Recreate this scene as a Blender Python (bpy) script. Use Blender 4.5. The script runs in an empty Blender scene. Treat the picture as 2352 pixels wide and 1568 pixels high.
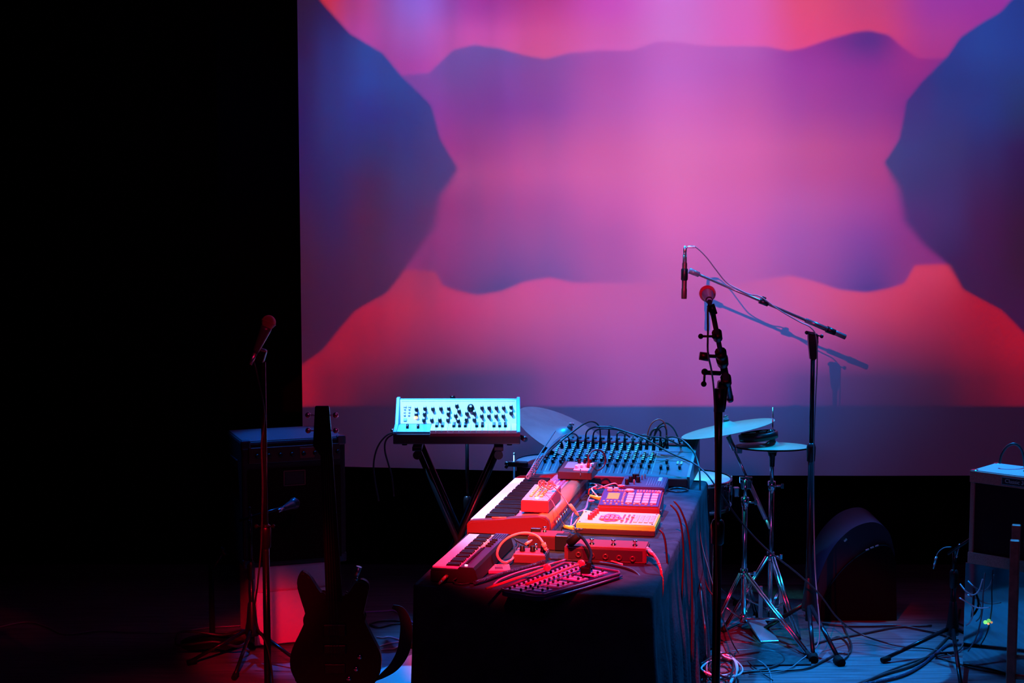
import bpy, bmesh, math, random
from mathutils import Vector, Matrix, Euler

random.seed(7)
PI = math.pi
SC = bpy.context.scene
COL = SC.collection

# ------------------------------------------------------------------ camera
FPX, CAM_H, TILT = 4000.0, 2.3, math.radians(6.05)
cam_data = bpy.data.cameras.new('camera')
cam_data.sensor_width = 36.0
cam_data.lens = FPX / 2352.0 * 36.0
cam_data.clip_end = 100
cam = bpy.data.objects.new('camera', cam_data)
cam.location = (0, 0, CAM_H)
cam.rotation_euler = (PI / 2 - TILT, 0, 0)
COL.objects.link(cam)
SC.camera = cam

SC.view_settings.view_transform = 'Standard'
SC.view_settings.look = 'None'
SC.view_settings.gamma = 1
SC.view_settings.exposure = 0.0
SC.view_settings.use_curve_mapping = False

world = bpy.data.worlds.new('dark_hall')
SC.world = world
world.use_nodes = True
world.node_tree.nodes['Background'].inputs[0].default_value = (0.35, 0.1, 0.5, 1)
world.node_tree.nodes['Background'].inputs[1].default_value = 0.003

_c, _s = math.cos(TILT), math.sin(TILT)


def _ray(px, py):
    a = (px - 1176) / FPX
    b = -(py - 784) / FPX
    return Vector((a, _c + b * _s, -_s + b * _c))


def at(px, py, z=0.0):
    r = _ray(px, py)
    t = (z - CAM_H) / r.z
    return Vector((r.x * t, r.y * t, z))


def aty(px, py, y):
    r = _ray(px, py)
    t = y / r.y
    return Vector((r.x * t, y, CAM_H + r.z * t))


def lin(c):
    out = []
    for v in c:
        v = v / 255.0
        out.append(v / 12.92 if v <= 0.04045 else ((v + 0.055) / 1.055) ** 2.4)
    return out


# ------------------------------------------------------------------ lights
def spot(name, loc, target, color, power, angle, blend=0.5, radius=0.1):
    d = bpy.data.lights.new(name, 'SPOT')
    d.color = color
    d.energy = power
    d.spot_size = math.radians(angle)
    d.spot_blend = blend
    d.shadow_soft_size = radius
    o = bpy.data.objects.new(name, d)
    o.location = loc
    o.rotation_euler = (Vector(target) - Vector(loc)).to_track_quat('-Z', 'Y').to_euler()
    COL.objects.link(o)
    return o


SCR_Y = 9.4
# cyan stage lamps hung over the back of the stage, pointing down towards the hall
spot('cyan_back_lamp', (-0.35, 9.05, 4.6), (0.50, 7.75, 0.7), (0.0, 0.27, 1.0), 2500, 39, 0.8, 0.05)
spot('cyan_side_lamp', (2.9, 8.9, 4.4), (1.30, 7.2, 0.4), (0.0, 0.30, 1.0), 1900, 42, 0.8, 0.06)
spot('cyan_drum_lamp', (-0.4, 7.8, 4.8), (1.0, 8.40, 0.8), (0.02, 0.70, 0.80), 620, 14, 0.7, 0.05)
spot('cyan_synth_lamp', (-1.35, 8.0, 4.2), (-0.27, 8.17, 1.05), (0.16, 0.44, 1.0), 2000, 12, 0.4, 0.03)
spot('blue_left_lamp', (-1.7, 8.9, 4.2), (-1.05, 8.15, 1.0), (0.0, 0.16, 1.0), 900, 12, 0.7, 0.05)
# red lamps out in the hall; the amber and microphone spots are added extras
spot('red_front_lamp', (-0.45, 2.2, 4.6), (0.17, 6.95, 0.80), (1.0, 0.003, 0.035), 8200, 12.8, 0.3, 0.04)
spot('amber_fill', (0.1, 2.4, 5.0), (0.12, 7.05, 0.85), (1.0, 0.42, 0.14), 3300, 10.5, 1.0, 0.05)  # added spot that warms the keys and groovebox towards yellow
spot('red_drum_lamp', (-1.0, 2.0, 4.7), (1.40, 7.76, 0.45), (1.0, 0.0, 0.03), 1300, 5.6, 0.6, 0.04)
spot('red_floor_lamp', (-0.3, 1.5, 3.8), (-1.15, 7.9, 0.02), (1.0, 0.0, 0.02), 2000, 6, 0.7, 0.05)
spot('red_low_lamp', (-0.3, 1.5, 3.8), (-1.15, 6.0, 0.0), (1.0, 0.0, 0.02), 1100, 19, 1.0, 0.05)
spot('red_mic_fill', (1.5, 3.0, 4.0), (-0.86, 6.15, 1.66), (1.0, 0.0, 0.05), 160, 4, 0.8, 0.04)  # added narrow spot that reddens the left microphone alone
# blue front lamp on the middle of the screen and the drums
spot('blue_front_lamp', (0.6, 3.2, 4.8), (0.85, SCR_Y, 1.75), (0.05, 0.215, 1.0), 850, 24, 1.0, 0.45)
spot('violet_fill', (0.5, 1.0, 4.6), (0.7, SCR_Y, 1.6), (0.75, 0.06, 0.45), 125, 50, 0.9, 0.5)  # added broad fill for the dim purple wash on the screen

# -------- the video projector: a lamp whose lens carries the moving mountain picture
PRJ = Vector((-0.74, 0.0, 3.3))
PRJ_GAIN = 4.4
X0, X1 = -1.4, 3.2          # picture domain on the screen plane (metres)
Z0, Z1 = 0.4, 3.6
WASH = dict(base=(0.022, 0.008, 0.030), amp=(0.020, 0.076, 0.35), cx=0.80, cz=1.84, r=0.76)


def wash(X, Z):
    g = math.exp(-(((X - WASH['cx']) ** 2 + (Z - WASH['cz']) ** 2) / (2 * WASH['r'] ** 2)))
    return [b + a * g for a, b in zip(WASH['amp'], WASH['base'])]


def make_projector():
    d = bpy.data.lights.new('video_projector', 'SPOT')
    d.energy = 1000
    d.spot_size = math.radians(70)
    d.spot_blend = 0.0
    d.shadow_soft_size = 0.012
    o = bpy.data.objects.new('video_projector', d)
    o.location = PRJ
    o.rotation_euler = (PI / 2, 0, 0)
    COL.objects.link(o)
    d.use_nodes = True
    nt = d.node_tree
    N, L = nt.nodes, nt.links
    N.clear()

    def put(sock, v):
        if isinstance(v, bpy.types.NodeSocket):
            L.new(v, sock)
        else:
            sock.default_value = v

    def M(op, a, b=0.0, c=None):
        n = N.new('ShaderNodeMath')
        n.operation = op
        put(n.inputs[0], a)
        put(n.inputs[1], b)
        if c is not None:
            put(n.inputs[2], c)
        return n.outputs[0]

    def step(v, a, b):
        n = N.new('ShaderNodeMapRange')
        n.interpolation_type = 'SMOOTHSTEP'
        put(n.inputs[0], v)
        n.inputs[1].default_value = a
        n.inputs[2].default_value = b
        n.inputs[3].default_value = 0
        n.inputs[4].default_value = 1
        return n.outputs[0]

    def mix(f, a, b):
        n = N.new('ShaderNodeMix')
        n.data_type = 'RGBA'
        put(n.inputs[0], f)
        put(n.inputs[6], a)
        put(n.inputs[7], b)
        return n.outputs[2]

    tc = N.new('ShaderNodeTexCoord')
    sep = N.new('ShaderNodeSeparateXYZ')
    L.new(tc.outputs['Normal'], sep.inputs[0])
    k = M('DIVIDE', SCR_Y - PRJ.y, M('ABSOLUTE', sep.outputs[2]))
    dx = M('MULTIPLY', sep.outputs[0], k)
    dz = M('MULTIPLY', sep.outputs[1], k)
    X = M('ADD', dx, PRJ.x)
    Z = M('ADD', dz, PRJ.z)
    u = M('DIVIDE', M('SUBTRACT', X, X0), X1 - X0)
    v = M('DIVIDE', M('SUBTRACT', Z, Z0), Z1 - Z0)
    # a little waver on the outlines
    nz = N.new('ShaderNodeTexNoise')
    nz.inputs['Scale'].default_value = 9.0
    nz.inputs['Detail'].default_value = 3
    cb = N.new('ShaderNodeCombineXYZ')
    put(cb.inputs[0], X)
    put(cb.inputs[1], Z)
    L.new(cb.outputs[0], nz.inputs['Vector'])
    wob = M('MULTIPLY', M('SUBTRACT', nz.outputs[0], 0.5), 0.010)

    def curve(inp, pts, lo, hi):
        """pts: (input 0..1, value) -> float-curve giving value in lo..hi"""
        n = N.new('ShaderNodeFloatCurve')
        cu = n.mapping.curves[0]
        pts = sorted(pts)
        cu.points[0].location = (pts[0][0], (pts[0][1] - lo) / (hi - lo))
        cu.points[1].location = (pts[-1][0], (pts[-1][1] - lo) / (hi - lo))
        for a, b in pts[1:-1]:
            cu.points.new(a, (b - lo) / (hi - lo))
        for p in cu.points:
            p.handle_type = 'VECTOR'
        n.mapping.extend = 'HORIZONTAL'
        n.mapping.update()
        put(n.inputs['Value'], inp)
        n.inputs['Factor'].default_value = 1
        return M('ADD', M('MULTIPLY', n.outputs[0], hi - lo), lo)

    def ridge(pix):     # height of an outline as a function of X
        pts = []
        for px, py in pix:
            p = aty(px, py, SCR_Y)
            pts.append(((p.x - X0) / (X1 - X0), p.z))
        return curve(u, pts, Z0, Z1)

    def side(pix):      # X of an outline as a function of height
        pts = []
        for px, py in pix:
            p = aty(px, py, SCR_Y)
            pts.append(((p.z - Z0) / (Z1 - Z0), p.x))
        return curve(v, pts, X0, X1)

    def field(cols, rows):
        """rows: list of (py, [rgb...]) -> smooth colour field"""
        out = None
        prevz = None
        for py, cs in rows:
            n = N.new('ShaderNodeValToRGB')
            n.color_ramp.interpolation = 'EASE'
            z = aty(1176, py, SCR_Y).z
            el = n.color_ramp.elements
            for i, c in enumerate(cs):
                x = aty(cols[i], py, SCR_Y).x
                w = wash(x, z)
                c = [max(a - b, 0.0) for a, b in zip(lin(c), w)]
                pos = (x - X0) / (X1 - X0)
                if i == 0:
                    el[0].position = pos
                    e = el[0]
                elif i == 1:
                    el[1].position = pos
                    e = el[1]
                else:
                    e = el.new(pos)
                e.color = (*c, 1)
            put(n.inputs[0], u)
            if out is None:
                out = n.outputs[0]
            else:
                f = N.new('ShaderNodeMapRange')
                f.interpolation_type = 'LINEAR'
                put(f.inputs[0], Z)
                f.inputs[1].default_value = prevz
                f.inputs[2].default_value = z
                out = mix(f.outputs[0], out, n.outputs[0])
            prevz = z
        return out

    sky = field([735, 820, 950, 1100, 1250, 1400, 1550, 1700, 1850, 2000, 2150, 2300], [  # glow of blue overhead beams is painted into these picture colours
        (-40, [(200, 40, 55), (160, 55, 130), (130, 90, 210), (150, 50, 150), (160, 55, 135), (190, 75, 185), (205, 112, 215), (212, 98, 195), (215, 78, 130), (190, 66, 130), (145, 58, 165), (145, 52, 160)]),
        (20, [(195, 45, 62), (165, 60, 135), (140, 95, 205), (160, 62, 165), (185, 65, 150), (200, 80, 190), (206, 112, 210), (216, 98, 190), (220, 78, 130), (195, 68, 130), (155, 58, 160), (150, 52, 155)]),
        (75, [(190, 50, 80), (172, 65, 155), (155, 88, 188), (192, 80, 175), (205, 80, 155), (205, 90, 180), (206, 112, 205), (218, 95, 188), (222, 75, 135), (205, 68, 125), (165, 60, 150), (155, 50, 150)]),
        (150, [(170, 60, 140), (168, 65, 160), (160, 68, 165), (195, 85, 165), (208, 85, 150), (208, 92, 180), (208, 105, 190), (218, 95, 170), (222, 75, 140), (200, 58, 130), (165, 55, 135), (150, 50, 140)])])
    main = field([930, 1050, 1150, 1250, 1400, 1550, 1700, 1850, 2000, 2100, 2200], [
        (100, [(110, 75, 165), (110, 82, 172), (100, 82, 168), (125, 78, 165), (165, 80, 175), (190, 95, 190), (178, 90, 185), (145, 55, 155), (92, 50, 140), (150, 50, 140), (150, 50, 140)]),
        (165, [(118, 70, 160), (108, 75, 162), (118, 70, 162), (135, 72, 160), (170, 75, 165), (190, 95, 190), (180, 82, 175), (155, 60, 160), (138, 52, 150), (145, 50, 140), (115, 50, 140)]),
        (250, [(120, 58, 152), (125, 60, 152), (125, 58, 152), (140, 62, 155), (180, 80, 165), (205, 95, 180), (195, 85, 165), (165, 65, 155), (145, 58, 150), (125, 50, 140), (110, 50, 140)]),
        (340, [(135, 50, 140), (148, 56, 138), (158, 62, 142), (180, 75, 148), (202, 86, 156), (216, 104, 173), (212, 93, 165), (190, 78, 145), (172, 66, 142), (150, 58, 138), (140, 50, 130)]),
        (400, [(150, 55, 132), (165, 65, 135), (175, 68, 138), (192, 78, 150), (206, 90, 160), (216, 103, 172), (210, 92, 162), (188, 75, 145), (170, 65, 138), (150, 55, 130), (140, 50, 125)]),
        (470, [(135, 48, 122), (143, 50, 124), (155, 56, 134), (168, 66, 146), (196, 85, 165), (217, 100, 178), (207, 92, 170), (180, 80, 158), (160, 65, 148), (140, 50, 135), (130, 48, 125)]),
        (540, [(135, 45, 118), (140, 50, 125), (140, 54, 134), (150, 65, 145), (175, 77, 158), (207, 96, 180), (195, 88, 175), (162, 76, 160), (132, 60, 148), (135, 50, 130), (130, 45, 120)]),
        (620, [(132, 45, 110), (122, 46, 120), (112, 52, 132), (122, 62, 142), (165, 78, 154), (190, 90, 172), (182, 86, 167), (150, 70, 152), (105, 55, 138), (130, 50, 125), (130, 45, 120)]),
        (675, [(135, 45, 110), (105, 44, 115), (75, 50, 125), (100, 55, 135), (160, 75, 150), (188, 88, 168), (180, 84, 165), (140, 65, 145), (78, 48, 128), (135, 50, 125), (130, 45, 120)])])
    low = field([695, 760, 850, 950, 1060, 1180, 1300, 1450, 1600, 1750, 1850, 1950, 2050, 2150, 2250, 2345], [
        (630, [(150, 25, 55), (150, 40, 80), (150, 45, 92), (160, 50, 98), (180, 58, 100), (195, 68, 112), (200, 75, 132), (190, 86, 158), (186, 90, 166), (195, 85, 155), (205, 78, 138), (212, 70, 118), (205, 62, 105), (200, 58, 98), (180, 35, 65), (170, 20, 50)]),
        (710, [(155, 12, 42), (158, 18, 48), (163, 32, 65), (172, 46, 88), (180, 50, 95), (186, 68, 118), (186, 78, 138), (184, 84, 162), (175, 80, 165), (185, 84, 160), (192, 76, 138), (192, 66, 112), (188, 54, 94), (170, 42, 82), (165, 28, 60), (172, 12, 38)]),
        (800, [(150, 5, 35), (150, 16, 48), (135, 30, 70), (133, 38, 86), (133, 40, 95), (145, 50, 110), (155, 67, 138), (165, 75, 155), (160, 75, 155), (155, 72, 150), (148, 62, 135), (138, 50, 110), (128, 38, 85), (124, 30, 72), (138, 22, 55), (160, 5, 28)]),
        (868, [(142, 5, 35), (115, 20, 55), (95, 27, 68), (72, 22, 66), (62, 27, 80), (80, 40, 105), (125, 60, 132), (150, 72, 150), (152, 70, 150), (126, 60, 135), (90, 45, 115), (72, 36, 95), (66, 30, 78), (70, 24, 64), (95, 20, 60), (125, 16, 48)]),
        (935, [(138, 5, 35), (105, 18, 48), (62, 18, 56), (52, 20, 66), (55, 26, 80), (80, 45, 112), (115, 58, 130), (145, 66, 140), (148, 66, 142), (105, 52, 125), (70, 40, 108), (62, 34, 92), (55, 26, 76), (54, 20, 60), (80, 20, 58), (110, 18, 55)])])
    dark = field([690, 760, 850, 930, 1000, 1050, 2032, 2100, 2180, 2260, 2352], [
        (0, [(32, 20, 58), (22, 26, 78), (10, 50, 125), (0, 62, 150), (0, 62, 150), (0, 62, 150), (20, 60, 140), (20, 60, 140), (10, 62, 148), (0, 65, 155), (0, 58, 140)]),
        (110, [(34, 25, 75), (22, 42, 112), (0, 68, 152), (0, 74, 162), (30, 60, 140), (30, 60, 140), (40, 58, 140), (40, 58, 140), (32, 60, 145), (5, 66, 150), (0, 60, 142)]),
        (190, [(38, 28, 88), (26, 45, 115), (5, 66, 158), (20, 68, 152), (50, 62, 140), (60, 60, 140), (60, 52, 132), (58, 52, 132), (42, 56, 132), (32, 56, 132), (18, 56, 122)]),
        (260, [(40, 28, 90), (30, 45, 115), (30, 50, 140), (36, 55, 135), (56, 60, 135), (60, 60, 135), (72, 56, 135), (62, 55, 130), (50, 56, 130), (40, 55, 130), (28, 50, 105)]),
        (340, [(40, 28, 90), (35, 40, 106), (38, 48, 116), (50, 50, 120), (62, 55, 125), (72, 60, 132), (66, 65, 132), (60, 60, 130), (56, 55, 120), (50, 45, 110), (50, 30, 85)]),
        (420, [(46, 25, 84), (42, 36, 96), (64, 38, 92), (58, 50, 112), (66, 54, 118), (74, 55, 120), (70, 60, 125), (62, 55, 120), (62, 50, 115), (60, 38, 95), (50, 28, 75)]),
        (500, [(56, 22, 70), (50, 32, 88), (72, 28, 82), (66, 42, 100), (90, 44, 108), (95, 44, 108), (88, 50, 125), (76, 46, 115), (66, 46, 110), (65, 32, 85), (55, 22, 65)]),
        (600, [(60, 20, 60), (60, 24, 75), (68, 30, 80), (80, 36, 96), (100, 40, 105), (100, 40, 105), (75, 45, 110), (70, 45, 110), (60, 33, 92), (64, 30, 80), (55, 22, 60)]),
        (720, [(60, 17, 58), (62, 22, 68), (66, 28, 76), (70, 30, 80), (70, 30, 80), (70, 30, 80), (60, 30, 85), (58, 28, 80), (58, 28, 76), (60, 28, 75), (60, 25, 70)])])

    top = ridge([(700, 200), (900, 180), (930, 172), (985, 168), (1040, 116), (1090, 103), (1150, 112), (1200, 126), (1252, 136), (1310, 122), (1380, 116), (1450, 117), (1510, 95), (1560, 97), (1620, 106), (1700, 106), (1760, 107), (1810, 117), (1850, 110), (1900, 92), (1960, 75), (1995, 71), (2040, 80), (2075, 110), (2110, 135), (2170, 133), (2352, 140)])
    bot = ridge([(700, 620), (930, 619), (1000, 622), (1015, 655), (1055, 668), (1095, 678), (1150, 668), (1200, 648), (1260, 636), (1310, 648), (1400, 650), (1500, 650), (1600, 650), (1700, 650), (1760, 640), (1815, 632), (1870, 645), (1930, 665), (1990, 672), (2040, 662), (2080, 650), (2100, 608), (2150, 607), (2352, 600)])
    lft = side([(720, -60), (735, 0), (805, 78), (880, 122), (925, 178), (990, 240), (1012, 320), (1052, 388), (1040, 412), (1012, 450), (1000, 520), (935, 612), (890, 672), (815, 715), (765, 775), (740, 805), (696, 836), (640, 880)])
    rgt = side([(2390, -40), (2322, 0), (2298, 27), (2250, 55), (2205, 85), (2175, 130), (2120, 185), (2082, 232), (2066, 320), (2031, 373), (2062, 430), (2078, 510), (2120, 560), (2180, 610), (2212, 665), (2300, 712), (2352, 765), (2400, 800)])

    img = mix(step(M('ADD', M('SUBTRACT', Z, top), wob), -0.007, 0.009), main, sky)
    img = mix(step(M('ADD', M('SUBTRACT', bot, Z), wob), -0.007, 0.009), img, low)
    # side peaks: edge is crisp at the crest and soft inside the middle fold
    soft = M('ADD', 0.008, M('MULTIPLY', M('MULTIPLY', step(Z, 1.55, 1.85), M('SUBTRACT', 1.0, step(Z, 2.15, 2.3))), 0.03))
    fl = M('DIVIDE', M('ADD', M('SUBTRACT', lft, X), wob), soft)
    fr = M('DIVIDE', M('ADD', M('SUBTRACT', X, rgt), wob), soft)
    img = mix(step(fl, -1, 1), img, dark)
    img = mix(step(fr, -1, 1), img, dark)
    # soft vertical ripples, strongest in the dark left peak
    nr = N.new('ShaderNodeTexNoise')
    nr.inputs['Scale'].default_value = 5.5
    nr.inputs['Detail'].default_value = 2
    cr = N.new('ShaderNodeCombineXYZ')
    put(cr.inputs[0], X)
    put(cr.inputs[1], M('MULTIPLY', Z, 0.12))
    L.new(cr.outputs[0], nr.inputs['Vector'])
    rip = M('ADD', 1.0, M('MULTIPLY', M('MULTIPLY', M('SUBTRACT', nr.outputs[0], 0.5), 0.9), M('SUBTRACT', 1.0, step(X, -0.3, 0.6))))
    n2 = N.new('ShaderNodeTexNoise')
    n2.inputs['Scale'].default_value = 1.6
    n2.inputs['Detail'].default_value = 3
    L.new(cb.outputs[0], n2.inputs['Vector'])
    rip = M('MULTIPLY', rip, M('ADD', 0.93, M('MULTIPLY', n2.outputs[0], 0.14)))
    frame_mask = M('MULTIPLY', step(Z, 0.947, 0.955), M('GREATER_THAN', X, -1.6))
    t2 = M('ADD', 1.0, M('ADD', M('POWER', M('DIVIDE', dx, SCR_Y), 2.0), M('POWER', M('DIVIDE', dz, SCR_Y), 2.0)))
    gain = M('MULTIPLY', frame_mask, M('MULTIPLY', M('MULTIPLY', M('POWER', t2, 1.5), PRJ_GAIN), rip))
    em = N.new('ShaderNodeEmission')
    L.new(img, em.inputs[0])
    put(em.inputs[1], gain)
    out = N.new('ShaderNodeOutputLight')
    L.new(em.outputs[0], out.inputs[0])
    return o



make_projector()

# ------------------------------------------------------------------ materials
MATS = {}


def mat(name, rgb, rough=0.5, metal=0.0, spec=0.5, bump=0.0, bscale=200.0, var=0.0, vscale=8.0, emit=None, estr=0.0, coat=0.0):
    if name in MATS:
        return MATS[name]
    m = bpy.data.materials.new(name)
    m.use_nodes = True
    nt = m.node_tree
    b = nt.nodes['Principled BSDF']
    b.inputs['Base Color'].default_value = (*rgb, 1)
    b.inputs['Roughness'].default_value = rough
    b.inputs['Metallic'].default_value = metal
    b.inputs['Specular IOR Level'].default_value = spec
    b.inputs['Coat Weight'].default_value = coat
    if emit:
        b.inputs['Emission Color'].default_value = (*emit, 1)
        b.inputs['Emission Strength'].default_value = estr
    tc = nt.nodes.new('ShaderNodeTexCoord')
    if var > 0:
        n = nt.nodes.new('ShaderNodeTexNoise')
        n.inputs['Scale'].default_value = vscale
        n.inputs['Detail'].default_value = 6
        nt.links.new(tc.outputs['Object'], n.inputs['Vector'])
        r = nt.nodes.new('ShaderNodeValToRGB')
        r.color_ramp.elements[0].position = 0.3
        r.color_ramp.elements[1].position = 0.7
        r.color_ramp.elements[0].color = (*[c * (1 - var) for c in rgb], 1)
        r.color_ramp.elements[1].color = (*[min(c * (1 + var), 1) for c in rgb], 1)
        nt.links.new(n.outputs[0], r.inputs[0])
        nt.links.new(r.outputs[0], b.inputs['Base Color'])
    if bump > 0:
        n = nt.nodes.new('ShaderNodeTexNoise')
        n.inputs['Scale'].default_value = bscale
        n.inputs['Detail'].default_value = 3
        nt.links.new(tc.outputs['Object'], n.inputs['Vector'])
        bp = nt.nodes.new('ShaderNodeBump')
        bp.inputs['Strength'].default_value = bump
        bp.inputs['Distance'].default_value = 0.01
        nt.links.new(n.outputs[0], bp.inputs['Height'])
        nt.links.new(bp.outputs[0], b.inputs['Normal'])
    MATS[name] = m
    return m


black_paint = mat('black_paint', (0.012, 0.012, 0.014), 0.45, 0, 0.5, 0.1, 300)
black_plastic = mat('black_plastic', (0.006, 0.006, 0.007), 0.35, 0, 0.4, 0.05, 500)
black_rubber = mat('black_rubber', (0.003, 0.003, 0.003), 0.7, 0, 0.15)
stand_black = mat('stand_black', (0.006, 0.006, 0.008), 0.25, 0.0, 0.3)
cable_black = mat('cable_black', (0.022, 0.022, 0.025), 0.38, 0, 0.6)
cable_grey = mat('cable_grey', (0.16, 0.17, 0.19), 0.4)
cable_orange = mat('cable_orange', (1.0, 0.07, 0.05), 0.45)
cable_white = mat('cable_white', (0.8, 0.8, 0.8), 0.4)
chrome = mat('chrome', (0.75, 0.77, 0.8), 0.16, 1.0)
satin_steel = mat('satin_steel', (0.6, 0.62, 0.65), 0.34, 1.0)
cream_plastic = mat('cream_plastic', (0.82, 0.80, 0.74), 0.35, 0, 0.5, 0.03, 400)
white_plastic = mat('white_plastic', (0.85, 0.86, 0.87), 0.3)
key_white = mat('key_white', (0.86, 0.85, 0.82), 0.22, 0, 0.5)
key_black = mat('key_black', (0.006, 0.004, 0.005), 0.3, 0, 0.3)
velvet = mat('black_tablecloth', (0.024, 0.042, 0.055), 0.95, 0, 0.06, 0.25, 90, 0.3, 14)
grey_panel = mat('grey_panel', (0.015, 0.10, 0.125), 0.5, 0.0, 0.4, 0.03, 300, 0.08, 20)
dark_panel = mat('dark_panel', (0.03, 0.03, 0.035), 0.45)
knob_white = mat('knob_cap', (0.8, 0.82, 0.82), 0.4)
bronze = mat('cymbal_bronze', (0.14, 0.24, 0.17), 0.5, 0.15, 0.5, 0.06, 30, 0.12, 6)
drum_head = mat('drum_head', (0.8, 0.8, 0.78), 0.6, 0, 0.3, 0.03, 60, 0.05, 8)
pink_shell = mat('cream_shell', (0.62, 0.45, 0.42), 0.4)


# ------------------------------------------------------------------ mesh helpers
def NB():
    return bmesh.new()


def xf(verts, m):
    for v in verts:
        v.co = m @ v.co


def box(bm, c, s, rot=None, bev=0.0):
    r = bmesh.ops.create_cube(bm, size=1.0)
    vs = r['verts']
    for v in vs:
        v.co = Vector((v.co.x * s[0], v.co.y * s[1], v.co.z * s[2]))
    if bev > 0:
        es = list({e for v in vs for e in v.link_edges})
        rr = bmesh.ops.bevel(bm, geom=es, offset=min(bev, min(s) * 0.45), segments=2, affect='EDGES', profile=0.5)
        vs = list({v for f in rr['faces'] for v in f.verts} | {v for v in vs if v.is_valid})
        # collect the whole island
        st = [vs[0]]
        seen = {vs[0]}
        while st:
            q = st.pop()
            for e in q.link_edges:
                o = e.other_vert(q)
                if o not in seen:
                    seen.add(o)
                    st.append(o)
        vs = list(seen)
    m = Matrix.Translation(Vector(c))
    if rot is not None:
        m = m @ (rot if isinstance(rot, Matrix) else Euler(rot).to_matrix().to_4x4())
    xf(vs, m)
    return bm


def cyl(bm, p0, p1, r0, r1=None, seg=14, caps=True):
    p0, p1 = Vector(p0), Vector(p1)
    r1 = r0 if r1 is None else r1
    d = p1 - p0
    if d.length < 1e-6:
        return bm
    q = d.to_track_quat('Z', 'Y').to_matrix()
    a, b = [], []
    for i in range(seg):
        t = 2 * PI * i / seg
        e = Vector((math.cos(t), math.sin(t), 0))
        a.append(bm.verts.new(p0 + q @ (e * r0)))
        b.append(bm.verts.new(p1 + q @ (e * r1)))
    for i in range(seg):
        f = bm.faces.new((a[i], a[(i + 1) % seg], b[(i + 1) % seg], b[i]))
        f.smooth = True
    if caps:
        bm.faces.new(a[::-1])
        bm.faces.new(b)
    return bm


def lathe(bm, prof, origin=(0, 0, 0), axis=(0, 0, 1), seg=24):
    """prof: list of (radius, height along the axis)"""
    q = Vector(axis).normalized().to_track_quat('Z', 'Y').to_matrix()
    o = Vector(origin)
    rings = []
    for r, h in prof:
        if r < 1e-6:
            rings.append([bm.verts.new(o + q @ Vector((0, 0, h)))])
        else:
            rings.append([bm.verts.new(o + q @ Vector((r * math.cos(2 * PI * i / seg), r * math.sin(2 * PI * i / seg), h))) for i in range(seg)])
    for a, b in zip(rings, rings[1:]):
        for i in range(seg):
            j = (i + 1) % seg
            try:
                if len(a) == 1 and len(b) == 1:
                    continue
                if len(a) == 1:
                    f = bm.faces.new((a[0], b[j], b[i]))
                elif len(b) == 1:
                    f = bm.faces.new((a[i], a[j], b[0]))
                else:
                    f = bm.faces.new((a[i], a[j], b[j], b[i]))
                f.smooth = True
            except ValueError:
                pass
    return bm


def spline(pts, n=8):
    P = [Vector(p) for p in pts]
    if len(P) < 3:
        return P
    P = [P[0] * 2 - P[1]] + P + [P[-1] * 2 - P[-2]]
    out = []
    for i in range(1, len(P) - 2):
        a, b, c, d = P[i - 1:i + 3]
        for k in range(n):
            t = k / n
            out.append(0.5 * ((2 * b) + (c - a) * t + (2 * a - 5 * b + 4 * c - d) * t * t + (3 * b - a - 3 * c + d) * t ** 3))
    out.append(P[-2])
    return out


def tube(bm, pts, r, seg=8, smooth=8, radii=None):
    P = spline(pts, smooth) if smooth > 1 else [Vector(p) for p in pts]
    up = None
    prev = None
    first = None
    for i, p in enumerate(P):
        t = (P[min(i + 1, len(P) - 1)] - P[max(i - 1, 0)])
        if t.length < 1e-7:
            t = Vector((0, 0, 1))
        t.normalize()
        if up is None:
            up = Vector((0, 0, 1)) if abs(t.z) < 0.9 else Vector((1, 0, 0))
        sd = t.cross(up)
        if sd.length < 1e-4:
            sd = t.orthogonal()
        sd.normalize()
        up = sd.cross(t).normalized()
        rr = r if radii is None else radii(i / max(len(P) - 1, 1))
        ring = [bm.verts.new(p + (sd * math.cos(2 * PI * k / seg) + up * math.sin(2 * PI * k / seg)) * rr) for k in range(seg)]
        if prev:
            for k in range(seg):
                f = bm.faces.new((prev[k], prev[(k + 1) % seg], ring[(k + 1) % seg], ring[k]))
                f.smooth = True
        else:
            first = ring
        prev = ring
    bm.faces.new(first)
    bm.faces.new(prev[::-1])
    return bm


def prism(bm, poly, a, b, plane='XZ'):
    """polygon in a plane, extruded along the third axis from a to b"""
    def pt(p, t):
        if plane == 'XZ':
            return Vector((p[0], t, p[1]))
        if plane == 'YZ':
            return Vector((t, p[0], p[1]))
        return Vector((p[0], p[1], t))
    A = [bm.verts.new(pt(p, a)) for p in poly]
    B = [bm.verts.new(pt(p, b)) for p in poly]
    n = len(poly)
    for i in range(n):
        bm.faces.new((A[i], A[(i + 1) % n], B[(i + 1) % n], B[i]))
    bm.faces.new(A[::-1])
    bm.faces.new(B)
    return bm


def mesh_of(name, bm, m):
    bmesh.ops.recalc_face_normals(bm, faces=bm.faces)
    me = bpy.data.meshes.new(name)
    bm.to_mesh(me)
    bm.free()
    me.materials.append(m)
    return me


def obj(name, bm, m, parent=None, loc=None, label=None):
    me = bm if isinstance(bm, bpy.types.Mesh) else mesh_of(name, bm, m)
    o = bpy.data.objects.new(name, me)
    COL.objects.link(o)
    if parent is not None:
        o.parent = parent
    if loc is not None:
        o.location = loc
    if label:
        o['label'] = label
    return o


def tag(o, label, cat, group=None):
    o['label'] = label
    o['category'] = cat
    if group:
        o['group'] = group
    return o


def thing(name, label, cat, loc=(0, 0, 0), rz=0.0, group=None, rx=0.0):
    o = bpy.data.objects.new(name, None)
    o.empty_display_size = 0.05
    COL.objects.link(o)
    o.location = loc
    o.rotation_euler = (rx, 0, rz)
    return tag(o, label, cat, group)


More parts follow.
